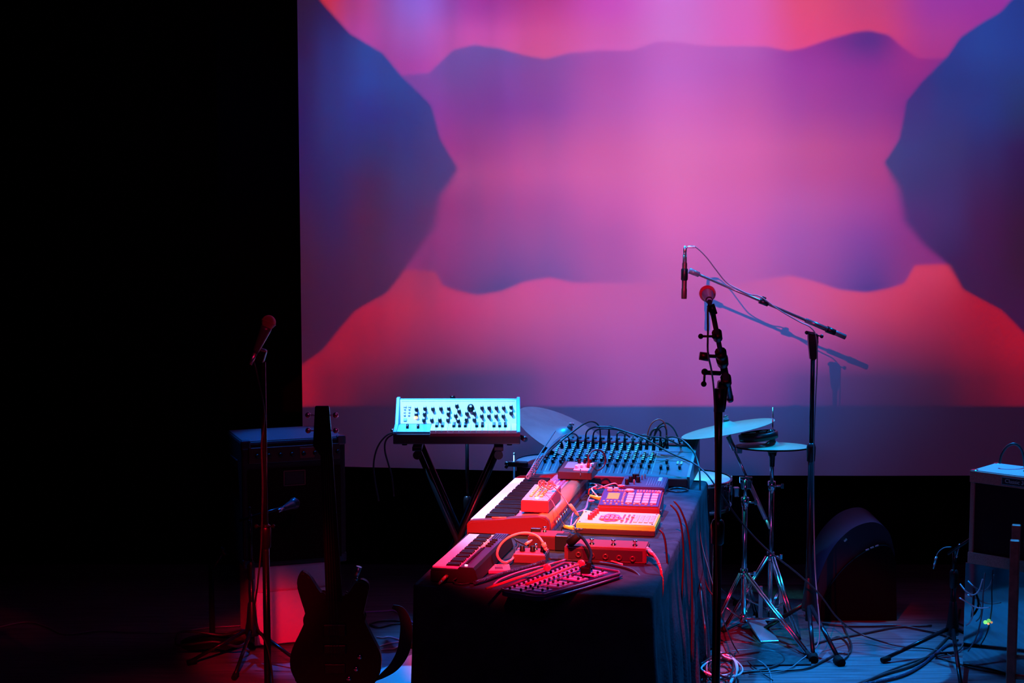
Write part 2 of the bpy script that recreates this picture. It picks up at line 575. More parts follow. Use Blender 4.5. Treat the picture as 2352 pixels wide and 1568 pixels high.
def struct(name, bm, m, parent=None):
    o = obj(name, bm, m, parent)
    if parent is None:
        o['kind'] = 'structure'
    return o


# ------------------------------------------------------------------ setting
floor_m = mat('stage_floor', (0.10, 0.105, 0.115), 0.42, 0, 0.4)
nt = floor_m.node_tree
b = nt.nodes['Principled BSDF']
tcn = nt.nodes.new('ShaderNodeTexCoord')
mp = nt.nodes.new('ShaderNodeMapping')
mp.inputs['Scale'].default_value = (1.0, 14.0, 1.0)
nz = nt.nodes.new('ShaderNodeTexNoise')
nz.inputs['Scale'].default_value = 3.5
nz.inputs['Detail'].default_value = 8
rp = nt.nodes.new('ShaderNodeValToRGB')
rp.color_ramp.elements[0].position = 0.35
rp.color_ramp.elements[1].position = 0.7
rp.color_ramp.elements[0].color = (0.055, 0.06, 0.07, 1)
rp.color_ramp.elements[1].color = (0.17, 0.175, 0.19, 1)
nt.links.new(tcn.outputs['Object'], mp.inputs[0])
nt.links.new(mp.outputs[0], nz.inputs['Vector'])
nt.links.new(nz.outputs[0], rp.inputs[0])
nt.links.new(rp.outputs[0], b.inputs['Base Color'])

bm = NB()
box(bm, (0, 5.2, -0.05), (14, 11.6, 0.1))
struct('floor', bm, floor_m)
curtain_m = mat('black_masking', (0.0035, 0.0033, 0.0035), 0.95, 0, 0.05, 0.3, 5)
bm = NB()
box(bm, (0, 9.75, 3.0), (14, 0.1, 6.0))
struct('wall_back', bm, curtain_m)
bm = NB()
n = 120
vs = []
for i in range(n):
    y = 9.7 - 5.2 * i / (n - 1)
    x = -3.9 + 0.05 * math.sin(i * 0.9) + 0.02 * math.sin(i * 2.3)
    vs.append((bm.verts.new((x, y, 0.0)), bm.verts.new((x, y, 6.0))))
for p, q in zip(vs, vs[1:]):
    bm.faces.new((p[0], q[0], q[1], p[1])).smooth = True
struct('wall_left', bm, curtain_m)

# drum rug
bm = NB()
RUG = [at(1848, 1522), at(1600, 1475), at(1560, 1400), at(1905, 1432)]
c0 = [Vector((1.36, 7.72, 0)), Vector((1.0, 7.70, 0)), Vector((1.0, 9.2, 0)), Vector((1.62, 9.2, 0))]
prism(bm, [(p.x, p.y) for p in c0], 0.001, 0.008, 'XY')
o = obj('drum_rug', bm, mat('rug_wool', (0.05, 0.055, 0.06), 0.95, 0, 0.1, 0.6, 220, 0.3, 30))
tag(o, 'thin dark grey rug under the drum stands', 'rug')

# ------------------------------------------------------------------ screen
screen_m = mat('screen_cloth', (0.8, 0.8, 0.8), 1.0, 0, 0.0, 0.06, 260)
sc_root = thing('projection_screen', 'huge white cloth screen showing a pink and purple mountain picture', 'screen', (0, SCR_Y, 0))
bm = NB()
nx, nz_ = 140, 8
grid = []
for j in range(nz_ + 1):
    row = []
    t = j / nz_
    for i in range(nx + 1):
        s = i / nx
        x = -1.143 + 5.3 * s
        zb = aty(1176 + x * 425, 1070 + 22 * min(1, max(0, (x + 1.0) / 2.0)), SCR_Y).z
        z = zb + (4.6 - zb) * t
        y = 0.006 * math.sin(x * 9.0) * math.exp(-((x + 0.7) / 0.5) ** 2) + 0.003 * math.sin(x * 5 + 1)
        row.append(bm.verts.new((x, y, z)))
    grid.append(row)
for a, b2 in zip(grid, grid[1:]):
    for i in range(nx):
        f = bm.faces.new((a[i], a[i + 1], b2[i + 1], b2[i]))
        f.smooth = True
obj('cloth', bm, screen_m, sc_root)
bm = NB()
zb0 = grid_z = 0.60
tube(bm, [(-1.13, 0.02, 0.628), (0.2, 0.02, 0.60), (2.4, 0.02, 0.566), (4.1, 0.02, 0.56)], 0.012, 8, 4)
obj('bottom_batten', bm, stand_black, sc_root)
bm = NB()
cyl(bm, (-1.2, 0.02, 4.62), (4.2, 0.02, 4.62), 0.03)
obj('top_batten', bm, stand_black, sc_root)

# ------------------------------------------------------------------ table frame
TA = math.atan2(-0.20, 1.0)          # the table and everything on it are turned by about 11 degrees
U = Vector((math.cos(TA), math.sin(TA), 0))
V = Vector((-math.sin(TA), math.cos(TA), 0))
T0 = at(945, 1343, 0.76)
TW, TL, TZ = 0.875, 2.27, 0.76

root = thing('folding_table', 'long folding table hidden under the black cloth', 'table', (T0.x, T0.y, 0), TA)
bm = NB()
box(bm, (TW / 2, TL / 2, 0.735), (TW - 0.04, TL - 0.04, 0.03), None, 0.006)
obj('tabletop', bm, grey_panel, root)
for sx in (0.08, TW - 0.08):
    for sy in (0.15, TL - 0.15):
        bm = NB()
        cyl(bm, (sx, sy, 0), (sx, sy, 0.72), 0.014)
        obj('leg', bm, satin_steel, root)


def cloth():
    bm = NB()
    # perimeter of the rounded rectangle, starting at the front-left corner
    cr = 0.035
    per = []
    def side_pts(a, b, n):
        for i in range(n):
            per.append((Vector(a).lerp(Vector(b), i / n)))
    w, l = TW, TL
    side_pts((cr, 0, 0), (w - cr, 0, 0), 90)
    for k in range(6):
        t = -PI / 2 + PI / 2 * k / 6
        per.append(Vector((w - cr + cr * math.cos(t), cr + cr * math.sin(t), 0)))
    side_pts((w, cr, 0), (w, l - cr, 0), 230)
    for k in range(6):
        t = PI / 2 * k / 6
        per.append(Vector((w - cr + cr * math.cos(t), l - cr + cr * math.sin(t), 0)))
    side_pts((w - cr, l, 0), (cr, l, 0), 60)
    for k in range(6):
        t = PI / 2 + PI / 2 * k / 6
        per.append(Vector((cr + cr * math.cos(t), l - cr + cr * math.sin(t), 0)))
    side_pts((0, l - cr, 0), (0, cr, 0), 230)
    for k in range(6):
        t = PI + PI / 2 * k / 6
        per.append(Vector((cr + cr * math.cos(t), cr + cr * math.sin(t), 0)))
    n = len(per)
    cen = Vector((w / 2, l / 2, 0))
    rings = []
    rad = [(0.985, 0.0), (1.0, -0.004), (1.0, -0.02)]
    def ring(fn):
        return [bm.verts.new(fn(i, p)) for i, p in enumerate(per)]
    nrm = []
    for i in range(n):
        t = per[(i + 1) % n] - per[i - 1]
        nrm.append(Vector((t.y, -t.x, 0)).normalized())
    S = [0.0]
    for i in range(1, n):
        S.append(S[-1] + (per[i] - per[i - 1]).length)
    rings.append(ring(lambda i, p: Vector((p.x, p.y, TZ)) - nrm[i] * 0.02))
    rings.append(ring(lambda i, p: Vector((p.x, p.y, TZ - 0.002)) - nrm[i] * 0.006))
    rings.append(ring(lambda i, p: Vector((p.x, p.y, TZ - 0.009))))
    for j in range(1, 15):
        d = j / 14.0
        def f(i, p, d=d):
            right = 1.0 if nrm[i].x > 0.7 else (0.35 if nrm[i].x < -0.7 else 0.2)
            s = S[i]
            a = (0.006 + 0.05 * d ** 0.8) * right
            w1 = math.sin(s * 31.0 + 0.7 * math.sin(s * 7)) * 0.6 + math.sin(s * 53.0 + 1.3) * 0.25 + math.sin(s * 13.0) * 0.5
            off = 0.012 * d + a * 0.5 * (w1 + 1.0) * min(1, d * 2.2)
            z = TZ - 0.009 - (TZ - 0.019) * d
            return Vector((p.x, p.y, z)) + nrm[i] * off
        rings.append(ring(f))
    for a, b_ in zip(rings, rings[1:]):
        for i in range(n):
            k = (i + 1) % n
            bm.faces.new((a[i], a[k], b_[k], b_[i])).smooth = True
    bm.faces.new(rings[0])
    return bm


o = obj('tablecloth', cloth(), velvet)
o.location = (T0.x, T0.y, 0)
o.rotation_euler = (0, 0, TA)
tag(o, 'black cloth draped to the floor over the gear table', 'tablecloth')


def on_table(px, py, z=TZ + 0.001):
    return at(px, py, z)


# ------------------------------------------------------------------ small builders
def knob_mesh(name, r, h, m, taper=0.85, seg=14):
    bm = NB()
    lathe(bm, [(0, 0), (r, 0), (r, h * 0.25), (r * taper, h * 0.4), (r * taper, h * 0.9), (r * taper * 0.85, h), (0, h)], seg=seg)
    return mesh_of(name, bm, m)


def place(name, me, parent, loc, rot=None, label=None):
    o = bpy.data.objects.new(name, me)
    COL.objects.link(o)
    o.parent = parent
    o.location = loc
    if rot is not None:
        o.rotation_euler = rot
    if label:
        o['label'] = label
    return o


def cable(label, pts, r=0.0035, m=None, plugs=None, plug_m=None, cat='cable', name='cable', seg=6, smooth=7, group=None):
    bm = NB()
    tube(bm, pts, r, seg, smooth)
    o = obj(name, bm, m or cable_black)
    tag(o, label, cat, group)
    for (a, b_, rr) in plugs or []:
        bm = NB()
        a, b_ = Vector(a), Vector(b_)
        cyl(bm, a, a.lerp(b_, 0.55), rr, rr, 10)
        cyl(bm, a.lerp(b_, 0.55), b_, rr * 0.9, rr * 0.5, 10)
        obj('plug', bm, plug_m or black_plastic, o)
    return o


# ------------------------------------------------------------------ mixing desk
def mixer():
    W, D = 0.745, 0.50
    fr = on_table(1584, 1121)
    org = fr - U * W
    root = thing('mixing_desk', 'large blue lit mixing desk with rows of knobs at the far end of the table', 'mixer', org, TA)
    H0, H1, H2 = 0.052, 0.135, 0.155
    YB = 0.375                      # where the channel surface ends and the connector strip begins
    bm = NB()
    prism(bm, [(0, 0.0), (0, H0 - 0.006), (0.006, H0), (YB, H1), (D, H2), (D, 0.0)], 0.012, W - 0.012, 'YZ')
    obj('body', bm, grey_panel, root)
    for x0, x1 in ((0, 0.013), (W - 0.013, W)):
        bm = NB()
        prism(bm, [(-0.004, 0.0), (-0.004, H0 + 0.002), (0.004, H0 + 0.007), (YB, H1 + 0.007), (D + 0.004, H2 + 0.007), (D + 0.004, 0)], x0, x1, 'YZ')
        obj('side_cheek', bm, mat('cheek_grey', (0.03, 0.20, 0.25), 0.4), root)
    bm = NB()
    box(bm, (W / 2, -0.006, 0.026), (W - 0.02, 0.014, 0.04), None, 0.005)
    obj('front_rail', bm, mat('rail_grey', (0.10, 0.05, 0.06), 0.4), root)
    sl = math.atan2(H1 - H0, YB)
    nrm = Vector((0, -math.sin(sl), math.cos(sl)))

    def S(x, t, h=0.0):     # t 0..1 up the channel surface
        return Vector((x, YB * t, H0 + (H1 - H0) * t)) + nrm * h
    rot = (sl, 0, 0)
    # dark slot between the channel surface and the sockets
    bm = NB()
    box(bm, (W / 2 - 0.01, YB + 0.004, H1 + 0.004), (W - 0.06, 0.020, 0.010), rot)
    obj('slot', bm, black_plastic, root)
    kb = knob_mesh('knob', 0.0075, 0.014, black_plastic, 0.9, 10)
    kc = NB()
    lathe(kc, [(0, 0.0145), (0.0062, 0.0145), (0.0062, 0.0165), (0, 0.0165)], seg=10)
    kc = mesh_of('knob_cap', kc, knob_white)
    fb = NB()
    box(fb, (0, 0, 0.009), (0.013, 0.022, 0.016), None, 0.003)
    fader = mesh_of('fader_cap', fb, black_plastic)
    lb = NB()
    box(lb, (0, 0, 0.0006), (0.0025, 0.085, 0.0012))
    slot_me = mesh_of('fader_slot', lb, black_plastic)
    x0, p = 0.036, 0.0385
    wl = mat('print_white', (0.55, 0.6, 0.62), 0.6)
    knobs_n = 0
    for c in range(14):
        x = x0 + p * c + (0.006 if c > 11 else 0)
        rows = 9 if c < 12 else 5
        t_lo = 0.42
        for k in range(rows):
            t = t_lo + k * 0.061
            kk = place('knob', kb, root, S(x, t), rot)
            place('knob_cap', kc, kk, (0, 0, 0))
            knobs_n += 1
        place('fader_slot', slot_me, root, S(x, 0.17, 0.0006), rot)
        place('fader_cap', fader, root, S(x, 0.27 if c > 4 else 0.33, 0.0005), rot)
        bm = NB()
        box(bm, S(x + p / 2, 0.48, 0.0006), (0.0012, YB * 0.9, 0.001), rot)
        obj('channel_line', bm, wl, root)
        # little switches beside the knobs
        for k in range(3):
            bm = NB()
            box(bm, S(x + 0.012, 0.45 + k * 0.12, 0.0025), (0.005, 0.007, 0.005), rot)
            obj('push_button', bm, dark_panel, root)
    # printed channel names: faint light dashes, joined into one flat print
    bm = NB()
    for c in range(14):
        for k in range(14):
            x = x0 + p * c
            w = random.uniform(0.004, 0.009)
            box(bm, S(x - 0.012 + w / 2, 0.40 + 0.042 * k, 0.0005), (w, 0.0022, 0.0006), rot)
    o = obj('printed_markings', bm, wl, root)
    o['kind'] = 'stuff'
    for x, t in ((0.60, 0.235), (0.633, 0.235)):
        place('fader_slot', slot_me, root, S(x, 0.17, 0.0006), rot)
        place('fader_cap', fader, root, S(x, t, 0.0005), rot)
    place('fader_cap', fader, root, S(0.62, 0.42, 0.0005), rot)
    place('fader_cap', fader, root, S(0.688, 0.26, 0.0005), rot)
    for i in range(2):
        for j in range(2):
            bm = NB()
            box(bm, S(0.672 + 0.018 * i, 0.40 + 0.045 * j, 0.003), (0.009, 0.009, 0.006), rot, 0.001)
            obj('push_button', bm, white_plastic, root)
    bm = NB()
    box(bm, S(0.64, 0.50, 0.0006), (0.17, 0.0015, 0.001), rot)
    box(bm, S(0.64, 0.80, 0.0006), (0.17, 0.003, 0.001), rot)
    box(bm, S(0.645, 0.65, 0.0006), (0.10, 0.0015, 0.001), rot)
    obj('section_line', bm, dark_panel, root)
    # sockets on the rear strip
    sk = NB()
    lathe(sk, [(0.004, 0.001), (0.011, 0.001), (0.011, 0.006), (0.0085, 0.007), (0.005, 0.004)], seg=12)
    sk = mesh_of('socket', sk, dark_panel)
    r2 = math.atan2(H2 - H1, D - YB)
    for c in range(17):
        for k in range(2):
            place('socket', sk, root, (x0 + p * c, YB + 0.03 + 0.045 * k, H1 + (H2 - H1) * (0.03 + 0.045 * k) / (D - YB) + 0.001), (r2, 0, 0))
    return root, org


MIX, MORG = mixer()


def MX(x, y, z):
    return MORG + U * x + V * y + Vector((0, 0, z))


# ------------------------------------------------------------------ keyboards
def keys(root, x_front, x_black, x_back, y0, n_white, pitch, z, start=0, hw=0.012, hb=0.010):
    """keys lie across local x (front edge at x_front), run along local y from y0"""
    wm = NB()
    box(wm, ((x_back - x_front) / 2, pitch * 0.49, -hw / 2), (x_back - x_front, pitch * 0.985, hw), None, 0.0015)
    wm = mesh_of('white_key', wm, key_white)
    L = x_back - x_black
    bmk = NB()
    prism(bmk, [(0.0, 0), (0.004, hb), (L, hb * 1.05), (L, 0)], -pitch * 0.27, pitch * 0.27, 'XZ')
    bmk = mesh_of('black_key', bmk, key_black)
    for i in range(n_white):
        place('white_key', wm, root, (x_front, y0 + pitch * i, z))
        k = (i + start) % 7
        if k in (0, 1, 3, 4, 5) and i < n_white - 1:
            place('black_key', bmk, root, (x_black, y0 + pitch * (i + 1), z))


def keyboard_big():
    org = on_table(1072, 1226)
    root = thing('synthesizer', 'larger cream synthesizer with red lit end panel and long keyboard, middle left of the table', 'keyboard', org, TA)
    W, L = 0.345, 1.05
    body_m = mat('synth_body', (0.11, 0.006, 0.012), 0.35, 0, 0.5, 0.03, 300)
    # end blocks (near and far) with the rising, rounded profile
    prof = [(0, 0), (0, 0.040), (0.006, 0.050), (0.02, 0.056), (0.15, 0.066), (0.19, 0.073), (0.30, 0.082), (0.325, 0.080), (0.340, 0.068), (0.345, 0.05), (0.345, 0)]
    for a, b_ in ((0, 0.05), (L - 0.04, L)):
        bm = NB()
        prism(bm, prof, a, b_, 'XZ')
        es = [e for e in bm.edges if abs(abs((e.verts[0].co - e.verts[1].co).y)) < 1e-6]
        bmesh.ops.bevel(bm, geom=es, offset=0.006, segments=2, affect='EDGES')
        for f in bm.faces:
            f.smooth = False
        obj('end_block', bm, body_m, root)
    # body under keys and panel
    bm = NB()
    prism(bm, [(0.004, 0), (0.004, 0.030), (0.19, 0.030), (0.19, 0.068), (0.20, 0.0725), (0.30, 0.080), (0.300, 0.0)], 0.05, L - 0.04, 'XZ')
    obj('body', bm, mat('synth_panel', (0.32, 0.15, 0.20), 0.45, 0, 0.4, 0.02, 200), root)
    bm = NB()
    prism(bm, [(0.285, 0.060), (0.285, 0.079), (0.300, 0.084), (0.325, 0.082), (0.340, 0.070), (0.345, 0.052), (0.345, 0.02), (0.33, 0.02)], 0.03, L - 0.02, 'XZ')
    for f in bm.faces:
        f.smooth = abs(f.normal.y) < 0.5
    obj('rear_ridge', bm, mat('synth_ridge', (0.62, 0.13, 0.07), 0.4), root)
    bm = NB()
    box(bm, (0.341, L / 2, 0.027), (0.008, L - 0.05, 0.05))
    obj('rear_panel', bm, mat('rear_blue', (0.10, 0.08, 0.20), 0.4), root)
    keys(root, 0.004, 0.060, 0.178, 0.055, 36, (L - 0.10) / 36, 0.052, 0, 0.02, 0.013)
    sl = math.atan2(0.0075, 0.10)
    # panel details: rows of buttons, slider banks, little speaker grille dots
    purple = mat('button_purple', (0.20, 0.14, 0.40), 0.4)
    pinkw = mat('button_pink', (0.85, 0.65, 0.70), 0.4)
    bt = NB()
    box(bt, (0, 0, 0.003), (0.012, 0.018, 0.006), None, 0.001)
    btm = mesh_of('panel_button', bt, purple)
    sm_ = NB()
    box(sm_, (0, 0, 0.002), (0.007, 0.011, 0.004), None, 0.001)
    smm = mesh_of('small_button', sm_, pinkw)

    def pz(x):
        return 0.0725 + (x - 0.20) * 0.075
    for i in range(12):
        y = 0.42 + i * 0.036
        for x in (0.205, 0.268):
            place('panel_button', btm, root, (x, y, pz(x)), (0, -sl, 0))
    for i in range(16):
        for x in (0.225, 0.247):
            place('small_button', smm, root, (x, 0.40 + i * 0.028, pz(x)), (0, -sl, 0))
    bm = NB()
    for i in range(10):
        for j in range(30):
            cyl(bm, (0.215 + 0.006 * i, 0.70 + 0.006 * j, pz(0.215 + 0.006 * i) + 0.0002), (0.215 + 0.006 * i, 0.70 + 0.006 * j, pz(0.215 + 0.006 * i) + 0.002), 0.0016, None, 5)
    o = obj('grille_dots', bm, purple, root)
    o['kind'] = 'stuff'
    bm = NB()
    for i in range(9):
        box(bm, (0.240, 0.10 + i * 0.03, pz(0.24) + 0.0003), (0.05, 0.0012, 0.0008), (0, -sl, 0))
    obj('printed_lines', bm, purple, root)
    # sockets on the rear panel
    for i in range(6):
        bm = NB()
        cyl(bm, (0.345, 0.16 + i * 0.05, 0.03), (0.350, 0.16 + i * 0.05, 0.03), 0.009, None, 10)
        obj('socket', bm, satin_steel, root)
    # pitch lever at the near end
    bm = NB()
    cyl(bm, (0.10, 0.03, 0.066), (0.16, 0.03, 0.069), 0.004, 0.003, 8)
    obj('pitch_lever', bm, mat('lever_red', (0.6, 0.12, 0.10), 0.3), root)
    return root, org


KB, KORG = keyboard_big()


def KX(x, y, z):
    return KORG + U * x + V * y + Vector((0, 0, z))


def keyboard_small():
    org = on_table(988, 1336)
    root = thing('mini_keyboard', 'small dark mini keyboard with short white keys at the near left table corner', 'keyboard', org, TA - 0.02)
    W, L = 0.168, 0.60
    dm = mat('mini_body', (0.008, 0.004, 0.006), 0.6, 0, 0.2, 0.04, 300)
    bm = NB()
    prism(bm, [(0, 0.006), (0, 0.040), (0.005, 0.046), (0.102, 0.046), (0.104, 0.056), (0.110, 0.058), (0.160, 0.058), (0.168, 0.050), (0.180, 0.010), (0.175, 0.0), (0.005, 0.0)], 0, L, 'XZ')
    bmesh.ops.bevel(bm, geom=[e for e in bm.edges if abs((e.verts[0].co - e.verts[1].co).y) < 1e-6], offset=0.004, segments=2, affect='EDGES')
    obj('body', bm, dm, root)
    bm = NB()
    box(bm, (0.135, L / 2, 0.0585), (0.05, L - 0.02, 0.002))
    obj('control_panel', bm, mat('mini_panel', (0.05, 0.04, 0.16), 0.4), root)
    bm = NB()
    box(bm, (0.051, 0.010, 0.0475), (0.10, 0.016, 0.006), None, 0.002)
    box(bm, (0.051, L - 0.010, 0.0475), (0.10, 0.016, 0.006), None, 0.002)
    obj('key_frame', bm, dm, root)
    keys(root, 0.003, 0.050, 0.102, 0.020, 29, (L - 0.04) / 29, 0.055, 0, 0.010, 0.008)
    # grille slots at the far end
    for i in range(5):
        bm = NB()
        box(bm, (0.116 + i * 0.0095, 0.535, 0.0602), (0.0038, 0.075, 0.002))
        obj('grille_slot', bm, black_plastic, root)
    sb = NB()
    box(sb, (0, 0, 0.003), (0.010, 0.006, 0.006), None, 0.001)
    sb = mesh_of('tone_button', sb, black_plastic)
    for i in range(14):
        place('tone_button', sb, root, (0.124, 0.06 + i * 0.02, 0.0595))
    sb2 = NB()
    box(sb2, (0, 0, 0.003), (0.008, 0.006, 0.006), None, 0.001)
    sb2 = mesh_of('rhythm_button', sb2, mat('button_rose', (0.8, 0.5, 0.5), 0.4))
    for i in range(10):
        place('rhythm_button', sb2, root, (0.120, 0.32 + i * 0.012, 0.0595))
    sk = NB()
    box(sk, (0, 0, 0.004), (0.022, 0.008, 0.008), None, 0.001)
    sk = mesh_of('slider', sk, dm)
    for i in range(4):
        place('slider', sk, root, (0.136, 0.35 + i * 0.035, 0.0595))
    dots = NB()
    lathe(dots, [(0, 0.0045), (0.0028, 0.0035), (0.0028, 0)], seg=8)
    dots = mesh_of('led_dot', dots, white_plastic)
    for i in range(28):
        place('led_dot', dots, root, (0.1065, 0.03 + i * (L - 0.05) / 28, 0.0555))
    bm = NB()
    lathe(bm, [(0.006, 0), (0.006, 0.004), (0, 0.005)], (0.128, 0.03, 0.0595), seg=10)
    obj('power_lamp', bm, mat('lamp_lit', (1, 0.8, 0.9), 0.4, emit=(1, 0.6, 0.85), estr=1.5), root)
    # socket with a short plug at the near end
    bm = NB()
    cyl(bm, (0.062, 0.0, 0.026), (0.062, -0.006, 0.026), 0.009, None, 12)
    obj('socket', bm, chrome, root)
    return root, org


MKB, MKORG = keyboard_small()


def QX(x, y, z):
    return MKORG + U * x + V * y + Vector((0, 0, z))


def wedge(bm, w, d, h0, h1, x=0, y=0, z=0):
    prism(bm, [(y, z), (y, z + h0), (y + d, z + h1), (y + d, z)], x, x + w, 'YZ')
    return bm


# black effect box and pale pedal standing on the big keyboard
def black_box():
    p = KX(0.235, 0.83, 0.086)
    root = thing('effect_box', 'black desktop effect box standing on the far end of the cream synthesizer', 'effect box', p, TA - 0.02)
    w, d, h = 0.155, 0.17, 0.036
    dk = mat('box_maroon', (0.035, 0.018, 0.022), 0.4)
    bm = NB()
    wedge(bm, w, d, h, h + 0.018)
    bmesh.ops.bevel(bm, geom=bm.edges[:], offset=0.003, segments=1, affect='EDGES')
    obj('case', bm, dk, root)
    sl = math.atan2(0.018, d)
    def P(x, y, k=0.0):
        return Vector((x, y, h + 0.018 * y / d + k))
    bm = NB()
    box(bm, P(0.045, 0.10, 0.001), (0.05, 0.10, 0.002), (sl, 0, 0))
    obj('label_plate', bm, mat('plate_teal', (0.18, 0.22, 0.26), 0.4), root)
    bm = NB()
    box(bm, P(0.105, 0.085, 0.001), (0.075, 0.13, 0.002), (sl, 0, 0))
    obj('top_plate', bm, mat('plate_pink', (0.45, 0.32, 0.40), 0.4), root)
    kn = knob_mesh('knob', 0.008, 0.02, black_plastic)
    for i in range(3):
        place('knob', kn, root, P(0.075 + i * 0.026, 0.135, 0.002))
    sl_m = NB()
    box(sl_m, (0, 0, 0.006), (0.012, 0.022, 0.012), None, 0.002)
    sl_m = mesh_of('fader_cap', sl_m, white_plastic)
    for i in range(4):
        place('fader_cap', sl_m, root, P(0.076 + i * 0.021, 0.06 + 0.012 * i, 0.002))
    bm = NB()
    cyl(bm, (0.105, -0.002, 0.014), (0.105, -0.002, 0.05), 0.0025, 0.002, 8)
    obj('toggle', bm, chrome, root)


black_box()


def pale_pedal():
    p = KX(0.212, 0.075, 0.086)
    root = thing('pale_box', 'pale square pedal with yellow buttons on the near end of the cream synthesizer', 'effect box', p, TA - 0.01)
    w, d, h = 0.115, 0.40, 0.048
    bm = NB()
    wedge(bm, w, d * 0.72, h, h + 0.012)
    bmesh.ops.bevel(bm, geom=bm.edges[:], offset=0.003, segments=2, affect='EDGES')
    obj('case', bm, mat('pale_red_side', (0.40, 0.02, 0.06), 0.4), root)
    sl = math.atan2(0.012, d * 0.72)
    def P(x, y, k=0.0):
        return Vector((x, y, h + 0.012 * y / (d * 0.72) + k))
    bm = NB()
    box(bm, P(w / 2, d * 0.36, 0.001), (w - 0.006, d * 0.72 - 0.008, 0.003), (sl, 0, 0), 0.001)
    obj('top_plate', bm, mat('pale_top', (0.60, 0.34, 0.45), 0.4), root)
    yb = NB()
    box(yb, (0, 0, 0.004), (0.014, 0.018, 0.008), None, 0.002)
    yb = mesh_of('yellow_button', yb, mat('button_yellow', (0.80, 0.40, 0.08), 0.4))
    for i in range(7):
        for j in range(3):
            place('yellow_button', yb, root, P(0.030 + j * 0.022, 0.065 + i * 0.028, 0.002), (sl, 0, 0))
    bm = NB()
    lathe(bm, [(0.008, 0), (0.008, 0.005), (0, 0.008)], P(0.06, 0.035, 0.002), seg=12)
    obj('lamp', bm, mat('lamp_lit', (1, 0.8, 0.9)), root)
    bm = NB()
    for i in range(5):
        box(bm, P(0.025 + i * 0.016, 0.014, 0.0026), (0.010, 0.005, 0.0006), (sl, 0, 0))
    obj('printed_marks', bm, dark_panel, root)
    for x in (0.01, w - 0.01):
        for y in (0.01, d * 0.72 - 0.012):
            bm = NB()
            lathe(bm, [(0.003, 0), (0.003, 0.002), (0, 0.002)], P(x, y, 0.0025), seg=8)
            obj('screw', bm, satin_steel, root)
    return p


PP = pale_pedal()
# tangle of thin red cord on the pale box
pts = []
c = PP + U * 0.085 + V * 0.13 + Vector((0, 0, 0.085))
for i in range(46):
    a = i * 0.93
    r = 0.018 + 0.022 * random.random()
    pts.append(c + U * (r * math.cos(a)) + V * (0.9 * r * math.sin(a)) + Vector((0, 0, -0.016 + 0.04 * random.random())))
pts += [at(1268, 1150, 0.90), at(1278, 1172, 0.88), at(1287, 1192, 0.84), at(1296, 1205, 0.80), at(1306, 1213, 0.775)]
cable('tangled thin red cord heaped on the pale pedal', pts, 0.0016, mat('cord_red', (0.6, 0.08, 0.08), 0.4), seg=5, smooth=5, name='cord', cat='cord')
cable('thin red cord from the heap over the ridge to the plug', [c + U * 0.03, at(1290, 1136, 0.90), at(1300, 1150, 0.885), at(1308, 1162, 0.87), at(1316, 1172, 0.85)],
      0.0022, mat('cord_red', (0.6, 0.08, 0.08)), [(at(1310, 1160, 0.865), at(1330, 1186, 0.80), 0.008)], mat('plug_red', (0.85, 0.3, 0.25), 0.35))


